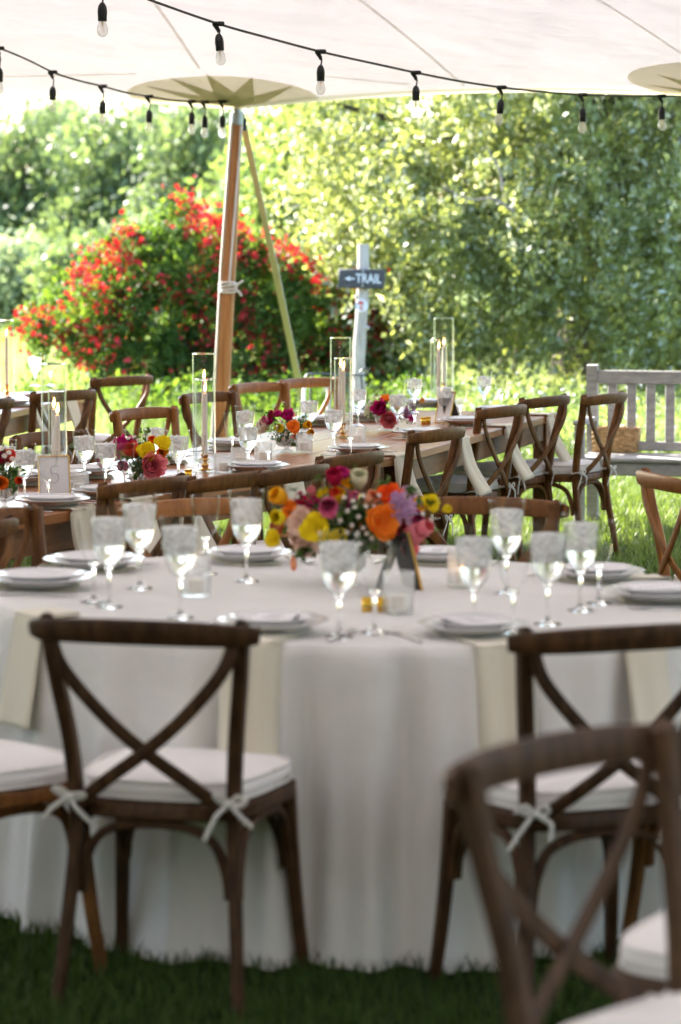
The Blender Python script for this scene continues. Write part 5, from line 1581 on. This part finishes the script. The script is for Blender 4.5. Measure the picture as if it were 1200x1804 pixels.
for px, py, wh in [(30, 850, 'on the far side at the left frame edge'), (100, 846, 'on the far side behind the number frame'), (152, 838, 'on the far side left of the magenta arrangement'), (285, 812, 'on the far side behind the yellow poppies'), (412, 788, 'on the far side behind the second cylinders'),
                   (560, 746, 'on the far side before the rightmost sunlit chair'), (652, 738, 'on the far side behind the third cylinders'), (745, 715, 'on the far side toward the end of the table')]:
    p = on_long(px, py, .01); 
    napkin('napkin', [Vector((p.x - .09, p.y - .03, TH + .004)), Vector((p.x, p.y, TH + .005)), Vector((p.x + .09, p.y + .03, TH + .004))], .16, M['napkin'], f'folded cream napkin under the plate {wh}', tw=Vector((-.32, .95, 0)), layers=4, group='cream napkins on the long table')
    t = thing('dinner_plate', f'white plate {wh}', 'plate', (p.x, p.y, TH + .016), 0, gp)
    link('rim', plate_mesh(.135), t); link('inner_plate', plate_mesh(.105), t, (0, 0, .0085))
    k = p + Vector((-.09, -.15, 0)); cutlery('knife', (k.x, k.y, TH + .002), -1.1, f'knife by the plate {wh}', gp)
for px, py, wh in [(72, 700, 'nearer the end of the distant table'), (18, 712, 'at the left edge of the distant table')]:
    p = on_long(px, py, .01); nC = Vector((-abs(dC.y), abs(dC.x), 0)); s = Vector((-nC.y, nC.x, 0))
    dist = (Vector((p.x, p.y, 0)) - Vector((C0.x, C0.y, 0))).dot(nC); e = Vector((p.x, p.y, 0)) - nC * dist
    path = [Vector((p.x, p.y, TH + .004)), Vector((e.x, e.y, TH + .004)) + nC * .03, Vector((e.x, e.y, TH + .002)) - nC * .008, Vector((e.x, e.y, TH - .03)) - nC * .018, Vector((e.x, e.y, TH - .15)) - nC * .06, Vector((e.x, e.y, TH - .28)) - nC * .14]
    napkin('napkin', path, .16, M['napkin'], f'cream napkin hanging {wh}', tw=s, flare=.5, group='cream napkins on the distant table')
    t = thing('dinner_plate', f'white plate {wh}', 'plate', (p.x, p.y, TH + .013), 0, 'plates on the distant table')
    link('rim', plate_mesh(.135), t)

# ---- gold favour jars
def jar(p, label, rz=0):
    t = thing('favour_jar', label, 'jar', p, rz, 'small gold favour jars')
    MB().lathe([(0, 0), (.0125, 0), (.014, .002), (.014, .026), (.0125, .028), (0, .028)], 20).build('jar', M['gold_foil'], t)
    MB().lathe([(0, .0275), (.0145, .0275), (.0150, .029), (.0150, .036), (.0135, .0375), (0, .0375)], 20).build('lid', M['gold_foil'], t)
    m = MB()
    for i in range(4): m.tube([(-.007 + .0045 * i, -.0142, .010), (-.006 + .0045 * i, -.0144, .017 - .003 * (i % 2)), (-.004 + .0045 * i, -.0142, .010)], .0007, 4)
    m.build('print', M['ink'], t)
p = on_long(332, 843); jar(p, 'small gold jar beside the second pair of candle cylinders')
p = on_long(746, 748); jar(p, 'left small gold jar in front of the leaning frame on the right half')
p = on_long(754, 747); jar(p, 'right small gold jar in front of the leaning frame on the right half')
for px in (647, 674):
    p = on_round(px, 1078); p.z = tz(p.x, p.y); t = jar(p, 'left blurred gold jar before the centrepiece' if px == 647 else 'right blurred gold jar before the centrepiece')

# ---- table-number frames
def frame(base, w, h, rz, lean, label, number=None, easel=True):
    t = thing('table_number_frame', label, 'frame', base, rz)
    R4 = Matrix.Rotation(-lean, 4, 'X')
    def tf(mb): return MB().add([R4 @ Vector(v) for v in mb.v], mb.f)
    f = MB()
    b = .0045
    f.box((-w / 2, 0, h / 2), (b, .008, h), bev=.001); f.box((w / 2, 0, h / 2), (b, .008, h), bev=.001)
    f.box((0, 0, b / 2), (w - b, .008, b), bev=.001); f.box((0, 0, h - b / 2), (w - b, .008, b), bev=.001)
    tf(f).build('border', M['gold'], t, smooth=False)
    c = tf(MB().box((0, .001, h / 2), (w - b * 1.2, .003, h - b * 1.2))).build('card', M['paper'], t, smooth=False)
    tf(MB().box((0, .0045, h / 2), (w - b * 1.2, .0025, h - b * 1.2))).build('backing', M['black'], t, smooth=False)
    if easel:
        e = MB(); e.box((0, 0, 0), (w * .45, .003, h * .92), M4=Matrix.Translation((0, h * .87 * math.tan(lean) + .010 + h * .46 * math.sin(.38), h * .43)) @ Matrix.Rotation(.38, 4, 'X')); e.build('easel', M['black'], t, smooth=False)
    if number:
        m = MB(); g = [(.16, .30), (.05, .33), (-.08, .30), (-.10, .18), (-.06, .08), (.06, .10), (.14, .02), (.12, -.12), (.0, -.20), (-.12, -.16), (-.10, -.10)]
        pts = bez([(x * w * 1.0, -.0022, h * .52 + z * w * 1.05) for x, z in g], 5)
        mm = MB().tube(pts, .0009, 5); tf(mm).build('number', M['ink'], c)
    return t
p = on_long(97, 880); frame(p, .112, .160, R_(14), R_(10), 'gold-edged table number frame with a script figure on the left half of the long table', number=True)
p = on_long(779, 745); frame(p, .115, .165, R_(-52), R_(14), 'gold-edged frame seen at a slant near the far end of the long table', easel=True)
p = on_round(728, 1036); p.z = tz(p.x, p.y); frame(p, .12, .165, R_(112), R_(14), 'dark-backed gold-edged frame leaning beside the round table centrepiece')

# ------------------------------------------------------------------ flowers
class PB:
    def __init__(s): s.v = []; s.f = []; s.t = []
    def petal(s, az, L, Wd, a0, a1, cup=.3, ruf=0.0, base=(0, 0), tint=.5, r=None, nu=4, nv=5, wp=1.0):
        ph = r.uniform(0, 6.28); o = len(s.v); ca, sa = math.cos(az), math.sin(az)
        rad, ax = base; dl = L / nv
        for j in range(nv + 1):
            v = j / nv; an = a0 + (a1 - a0) * v
            if j: rad += math.sin(an) * dl; ax += math.cos(an) * dl
            w = Wd * (math.sin(math.pi * min(.97, (.12 + .70 * v) ** wp))) if v < 1 else Wd * .5
            for i in range(nu + 1):
                u = -1 + 2 * i / nu
                lat = u * w * .5
                # cup: edges bend toward the axis
                cr = rad - cup * u * u * w * .45 * math.cos(an); cx = ax + cup * u * u * w * .45 * math.sin(an) + ruf * v * math.sin(u * 5 + ph) * L
                s.v.append((cr * ca - lat * sa, cr * sa + lat * ca, cx))
        for j in range(nv):
            for i in range(nu):
                a = o + j * (nu + 1) + i; s.f.append((a, a + 1, a + nu + 2, a + nu + 1)); s.t.append(min(1, max(0, tint + .25 * (j / nv - .4) + r.uniform(-.12, .12))))
    def ball(s, R, z, n=8, tint=.2, sq=.8):
        o = len(s.v)
        for j in range(5):
            for i in range(n):
                a = math.pi / 2 * j / 4; s.v.append((R * math.cos(a) * math.cos(i * 2 * math.pi / n), R * math.cos(a) * math.sin(i * 2 * math.pi / n), z + R * sq * math.sin(a)))
        for j in range(4):
            for i in range(n): s.f.append((o + j * n + i, o + j * n + (i + 1) % n, o + (j + 1) * n + (i + 1) % n, o + (j + 1) * n + i)); s.t.append(tint)
    def mesh(s, name, mat):
        return fast_mesh(name, np.array(s.v), np.array(s.f), mat, s.t, smooth=True)

def bloom_mesh(kind, color, seed):
    k = (kind, color, seed % 3)
    if k in MESH: return MESH[k]
    r = random.Random(seed * 7 + len(color)); b = PB()
    if kind == 'ranunculus':            # unit radius ball of wrapped petals
        b.ball(.25, .15, tint=.2)
        for l in range(8):
            sc = .32 + .68 * l / 7; n = 5 + l // 2
            for i in range(n):
                b.petal(2 * math.pi * (i + .5 * (l % 2)) / n + r.uniform(-.15, .15), 1.75 * sc, 1.15 * sc, 1.45 - .05 * l, -.75 + .10 * l + r.uniform(-.1, .1), .9, .02, (0, -.55 * sc + .05), .25 + .5 * l / 7, r)
    elif kind == 'peony':
        for l in range(9):
            sc = .35 + .65 * l / 8; n = 7 + l
            for i in range(n):
                b.petal(2 * math.pi * i / n + r.uniform(-.3, .3), sc * r.uniform(1.2, 1.6), sc * r.uniform(.55, .85), 1.25, -.35 + .20 * l / 2 + r.uniform(-.35, .35), .4, .07, (0, -.45 * sc), r.uniform(.1, .4) + .5 * l / 8, r)
    elif kind == 'poppy':
        b.ball(.16, .02, tint=.0)
        for l, n in ((0, 3), (1, 3)):
            for i in range(n): b.petal(2 * math.pi * (i + .5 * l) / n, 1.05 + .05 * l, 1.25, 1.30, .30 + .45 * l, .6, .13, (0, -.10 - .06 * l), .6, r, nu=8, nv=7)
    elif kind == 'tulip':
        for l in range(2):
            for i in range(3): b.petal(2 * math.pi * (i + .5 * l) / 3 + .2, 2.0, 1.35, 1.1, -.35, .7, .01, (0, -.7), .4 + .2 * l, r, nu=6, nv=8)
    elif kind == 'bud':
        for i in range(4): b.petal(2 * math.pi * i / 4, 2.3, 1.1, .95, -.75, .9, .0, (0, -1.0), .4, r, nu=5, nv=8)
    elif kind == 'scabiosa':
        b.ball(.55, .0, 12, .3, .6)
        for i in range(70):
            q = r.uniform(0, 1); b.petal(r.uniform(0, 6.28), .30 + .35 * q, .34, .3 + 1.2 * q, .9 + .8 * q, .3, .10, (.65 * q * .8, .32 * (1 - q)), r.uniform(.1, .9), r, nu=2, nv=2)
    elif kind == 'daisy':
        for i in range(13): b.petal(2 * math.pi * i / 13 + r.uniform(-.08, .08), .85, .30, 1.4, 1.75 + r.uniform(-.15, .1), .1, .0, (.18, 0), .6, r, nu=2, nv=3)
    MESH[k] = b.mesh(kind, PET[color] if color in PET else M[color]); return MESH[k]

def daisy_centre():
    if 'dc' not in MESH:
        MESH['dc'] = MB().lathe([(.30, -.03), (.30, .06), (.22, .17), (.10, .22), (0, .23)], 10).mesh('centre', M['yellow_centre'], True)
    return MESH['dc']

def arrangement(label, base, Y, vase, blooms, greens, leafn=160, seed=1, spread=(.1, .07, .09), centre_up=.12, group=None, vase_mat='cut_glass', tfn=None, leaf=.035):
    """blooms: (kind, colour, px, py, r_px, dy)"""
    r = random.Random(seed)
    root = thing('flower_arrangement', label, 'flowers', base, 0, group)
    b0 = Vector(base)
    vr, vh = vase
    MB().lathe([(0, 0), (vr * .62, 0), (vr * .60, .004), (vr * .2, .012), (vr * .16, vh * .25), (vr * .22, vh * .32), (vr * .70, vh * .42), (vr * .95, vh * .62), (vr, vh), (vr - .003, vh), (vr * .93, vh * .64), (vr * .66, vh * .46), (0, vh * .38)], 28).build('vase', M[vase_mat], root)
    c = Vector((0, 0, centre_up))
    stems = MB()
    for i, (kind, col, px, py, rp, dy) in enumerate(blooms):
        YY = Y + dy; p = atY(px, py, YY) - b0; rr = rp * YY / F
        me = bloom_mesh(kind, col, i)
        o = link({'bud': 'tulip_bud'}.get(kind, kind), me, root, p)
        ax = (p - c).normalized() * .8 + Vector((r.uniform(-.3, .3), -.75, .30 + r.uniform(-.2, .2)))
        if kind == 'bud': ax = Vector((.1, -.2, -1))
        if kind == 'tulip': ax = Vector((.5, -.5, .35))
        ax.normalize()
        o.rotation_mode = 'QUATERNION'; o.rotation_quaternion = Vector((0, 0, 1)).rotation_difference(ax)
        rr *= {'poppy': 1.25, 'daisy': 1.0, 'ranunculus': 1.2}.get(kind, 1.1); o.scale = (rr, rr, rr)
        if kind == 'daisy':
            d = link('centre', daisy_centre(), o)
        stems.tube(bez([p - ax * rr * .4, p.lerp(c, .5) + Vector((0, 0, -.01)), Vector((r.uniform(-.015, .015), r.uniform(-.015, .015), vh * .5))], 3), .0016, 5)
    stems.build('stems', M['leaf_boq'], root)
    # leaves and sprigs
    rng = np.random.default_rng(seed)
    n = leafn
    P = rng.normal(size=(n, 3)); P /= np.linalg.norm(P, axis=1, keepdims=True); P *= (rng.random((n, 1)) ** .4)
    P = P * np.array(spread) + np.array([0, .01, centre_up]); P = P[P[:, 2] > vh * .6]
    G = []
    for (px, py, sp, cnt, dy) in greens:
        q = np.array(atY(px, py, Y + dy) - b0); s_ = sp * Y / F
        # a sprig from the centre to that point
        t = rng.random(cnt) ** .5
        G.append(np.array(c)[None] * (1 - t[:, None]) + q[None] * t[:, None] + rng.normal(size=(cnt, 3)) * s_ * .4)
        stems2 = MB().tube([c, c.lerp(Vector(q), .6) + Vector((0, 0, .006)), Vector(q)], .001, 4); stems2.build('sprig', M['leaf_boq'], root)
    if G: P = np.concatenate([P] + G, 0)
    V, Fq = leaf_cloud(P, leaf, .42, -.2, rng=rng)
    o = link('leaves', fast_mesh('leaves', V, Fq, M['leaf_boq'], rng.random(len(P))), root); o['kind'] = 'stuff'
    return root

dz = lambda pts, r=5, dy=-.05: [('daisy', 'daisy_petal', x, y, r, dy) for x, y in pts]
# centrepiece of the round table
p = on_round(607, 1030); p.z = tz(p.x, p.y); Y = p.y
bl = [('ranunculus', 'gold', 500, 880, 20, .02), ('ranunculus', 'yellow', 497, 914, 17, -.04), ('poppy', 'orange', 519, 903, 20, .0), ('poppy', 'yellow', 486, 950, 16, -.02), ('ranunculus', 'peach', 508, 938, 14, .03),
      ('poppy', 'blush', 538, 922, 27, -.05), ('poppy', 'blush', 548, 958, 24, -.04), ('peony', 'blush', 528, 945, 16, -.02), ('poppy', 'yellow', 560, 933, 27, -.10), ('poppy', 'yellow', 596, 945, 17, -.06), ('ranunculus', 'pink', 579, 901, 23, -.09),
      ('ranunculus', 'crimson', 537, 884, 15, .0), ('ranunculus', 'crimson', 590, 850, 19, .02), ('ranunculus', 'magenta', 600, 846, 17, .05), ('ranunculus', 'red', 590, 876, 12, .0), ('poppy', 'gold', 612, 856, 13, .03), ('poppy', 'yellow', 572, 872, 12, .02),
      ('ranunculus', 'ivory', 633, 852, 19, .0), ('poppy', 'redorange', 684, 882, 26, -.02), ('poppy', 'orange', 668, 920, 32, -.09), ('ranunculus', 'peach', 651, 884, 16, -.02), ('scabiosa', 'lilac', 708, 897, 27, -.07), ('scabiosa', 'lilac', 722, 868, 14, .05),
      ('poppy', 'yellow', 756, 890, 17, -.02), ('ranunculus', 'yellow', 783, 898, 9, -.03), ('tulip', 'coral', 722, 946, 25, -.07), ('tulip', 'coral', 742, 934, 20, -.09), ('poppy', 'coral', 718, 968, 17, -.04), ('ranunculus', 'crimson', 698, 932, 15, -.04), ('bud', 'peach', 517, 992, 12, -.08),
      ('scabiosa', 'crimson', 482, 925, 9, .05), ('ranunculus', 'coral', 552, 870, 10, .03), ('ranunculus', 'crimson', 640, 915, 10, .02)]
_r = random.Random(21)
for i in range(20):      # smaller blooms filling the mound behind the large ones
    _x = _r.uniform(495, 745); _y = 905 + _r.uniform(-38, 38) * (1 - abs(_x - 620) / 260)
    bl.append((_r.choice(['ranunculus', 'peony', 'poppy', 'ranunculus']), _r.choice(['pink', 'peach', 'coral', 'yellow', 'orange', 'blush', 'magenta', 'gold', 'ivory']), _x, _y, _r.uniform(12, 18), _r.uniform(.0, .06)))
bl += dz([(612, 900), (625, 893), (632, 910), (620, 925), (640, 930), (628, 942), (646, 940), (612, 938), (652, 905), (600, 917), (640, 873), (660, 893), (536, 868), (524, 875), (760, 915), (745, 905), (655, 948), (635, 958), (607, 876), (668, 872), (622, 882), (645, 892)], 4.6, -.10)
arrangement('large bouquet of yellow, orange, pink and crimson blooms in the middle of the round table', p, Y, (.062, .085), bl,
            [(775, 880, 14, 16, -.02), (760, 925, 12, 14, -.02), (620, 825, 10, 10, .03), (560, 840, 12, 12, .02), (690, 840, 12, 14, .03), (528, 980, 12, 22, -.06), (600, 960, 18, 26, -.03), (630, 905, 20, 40, -.03), (660, 965, 20, 26, -.02), (477, 895, 8, 8, 0), (740, 860, 10, 12, .02), (504, 855, 8, 8, .02)],
            leafn=170, seed=3, spread=(.17, .12, .08), centre_up=.16, leaf=.036)
# arrangements on the long table
def LA(label, px, py, vase, bl, gr, **k):
    p = on_long(px, py); arrangement(label, p, p.y, vase, bl, gr, **k, group='flower arrangements on the long table')
LA('arrangement with an orange rose and red blooms cut by the left frame edge', 8, 898, (.05, .08),
   [('ranunculus', 'orange', 3, 851, 17, -.06), ('ranunculus', 'red', 14, 812, 15, .02), ('ranunculus', 'crimson', 0, 815, 15, .0), ('ranunculus', 'redorange', 31, 846, 9, -.05), ('poppy', 'coral', -12, 830, 16, -.02)] + dz([(16, 797), (8, 803), (22, 808), (14, 818), (3, 790)], 5),
   [(30, 830, 6, 16, -.03), (28, 862, 6, 14, -.04), (6, 780, 6, 12, 0), (20, 870, 8, 14, -.02)], leafn=120, seed=5, spread=(.08, .07, .05), centre_up=.12, leaf=.026)
LA('arrangement of magenta, crimson and yellow blooms with a large pink peony', 250, 862, (.05, .06),
   [('peony', 'magenta', 213, 786, 17, .03), ('ranunculus', 'crimson', 207, 806, 13, .02), ('ranunculus', 'red', 238, 800, 17, .0), ('poppy', 'yellow', 257, 798, 17, -.07), ('poppy', 'yellow', 285, 784, 15, -.03), ('peony', 'coral', 266, 822, 23, -.08), ('ranunculus', 'redorange', 268, 780, 9, 0),
    ('ranunculus', 'orange', 281, 802, 11, -.03), ('peony', 'magenta', 226, 782, 12, .03), ('ranunculus', 'gold', 289, 798, 8, -.02), ('ranunculus', 'crimson', 222, 822, 12, -.02)] + dz([(252, 767), (262, 772), (244, 774), (236, 769), (226, 772), (295, 800), (292, 809), (296, 815), (258, 762), (270, 770)], 4.5, .02),
   [(235, 832, 7, 22, -.06), (247, 752, 6, 10, .02), (262, 750, 6, 10, .02), (300, 806, 5, 10, -.02), (238, 842, 8, 16, -.06)], leafn=110, seed=6, spread=(.09, .07, .05), centre_up=.10, leaf=.028)
LA('loose arrangement of small fuchsia, orange and yellow flowers with greenery', 505, 795, (.05, .055),
   [('peony', 'magenta', 506, 734, 13, .0), ('peony', 'magenta', 477, 743, 9, .02), ('peony', 'blush', 463, 752, 12, .0), ('ranunculus', 'yellow', 494, 757, 10, -.06), ('poppy', 'orange', 516, 754, 12, -.06), ('ranunculus', 'gold', 537, 750, 9, -.02), ('ranunculus', 'gold', 544, 762, 8, -.02),
    ('peony', 'magenta', 490, 731, 8, .02), ('ranunculus', 'peach', 519, 768, 7, -.05), ('ranunculus', 'crimson', 480, 733, 8, .02), ('ranunculus', 'pink', 470, 742, 8, .0)] + dz([(498, 748), (506, 752), (504, 764), (512, 770), (494, 741), (500, 773), (524, 744), (528, 765), (487, 752)], 4),
   [(453, 722, 8, 22, .02), (545, 732, 9, 30, 0), (535, 742, 8, 26, -.02), (500, 715, 7, 12, .02), (470, 725, 6, 14, 0), (490, 780, 10, 40, -.04), (515, 782, 9, 30, -.04), (550, 745, 6, 16, -.01)], leafn=150, seed=7, spread=(.11, .08, .05), centre_up=.09, leaf=.022)
LA('arrangement with a deep magenta peony, a coral peony and lilac sprigs on the right half', 680, 758, (.055, .07),
   [('peony', 'magenta', 670, 720, 15, -.04), ('peony', 'coral', 686, 739, 14, -.06), ('poppy', 'orange', 680, 705, 9, .0), ('scabiosa', 'ivory', 651, 722, 13, .02), ('scabiosa', 'lilac', 716, 727, 10, .0), ('scabiosa', 'magenta', 724, 737, 7, -.02), ('ranunculus', 'gold', 741, 708, 6, .0), ('scabiosa', 'lilac', 727, 718, 7, .02),
    ('ranunculus', 'peach', 697, 712, 7, .0)] + dz([(660, 700), (652, 708), (646, 716), (668, 698), (733, 728), (725, 745), (692, 704)], 3.6),
   [(660, 692, 6, 16, .02), (645, 705, 6, 16, .0), (640, 735, 6, 14, 0), (735, 720, 6, 12, 0), (712, 742, 6, 14, -.02)], leafn=110, seed=8, spread=(.10, .08, .05), centre_up=.10, leaf=.022)
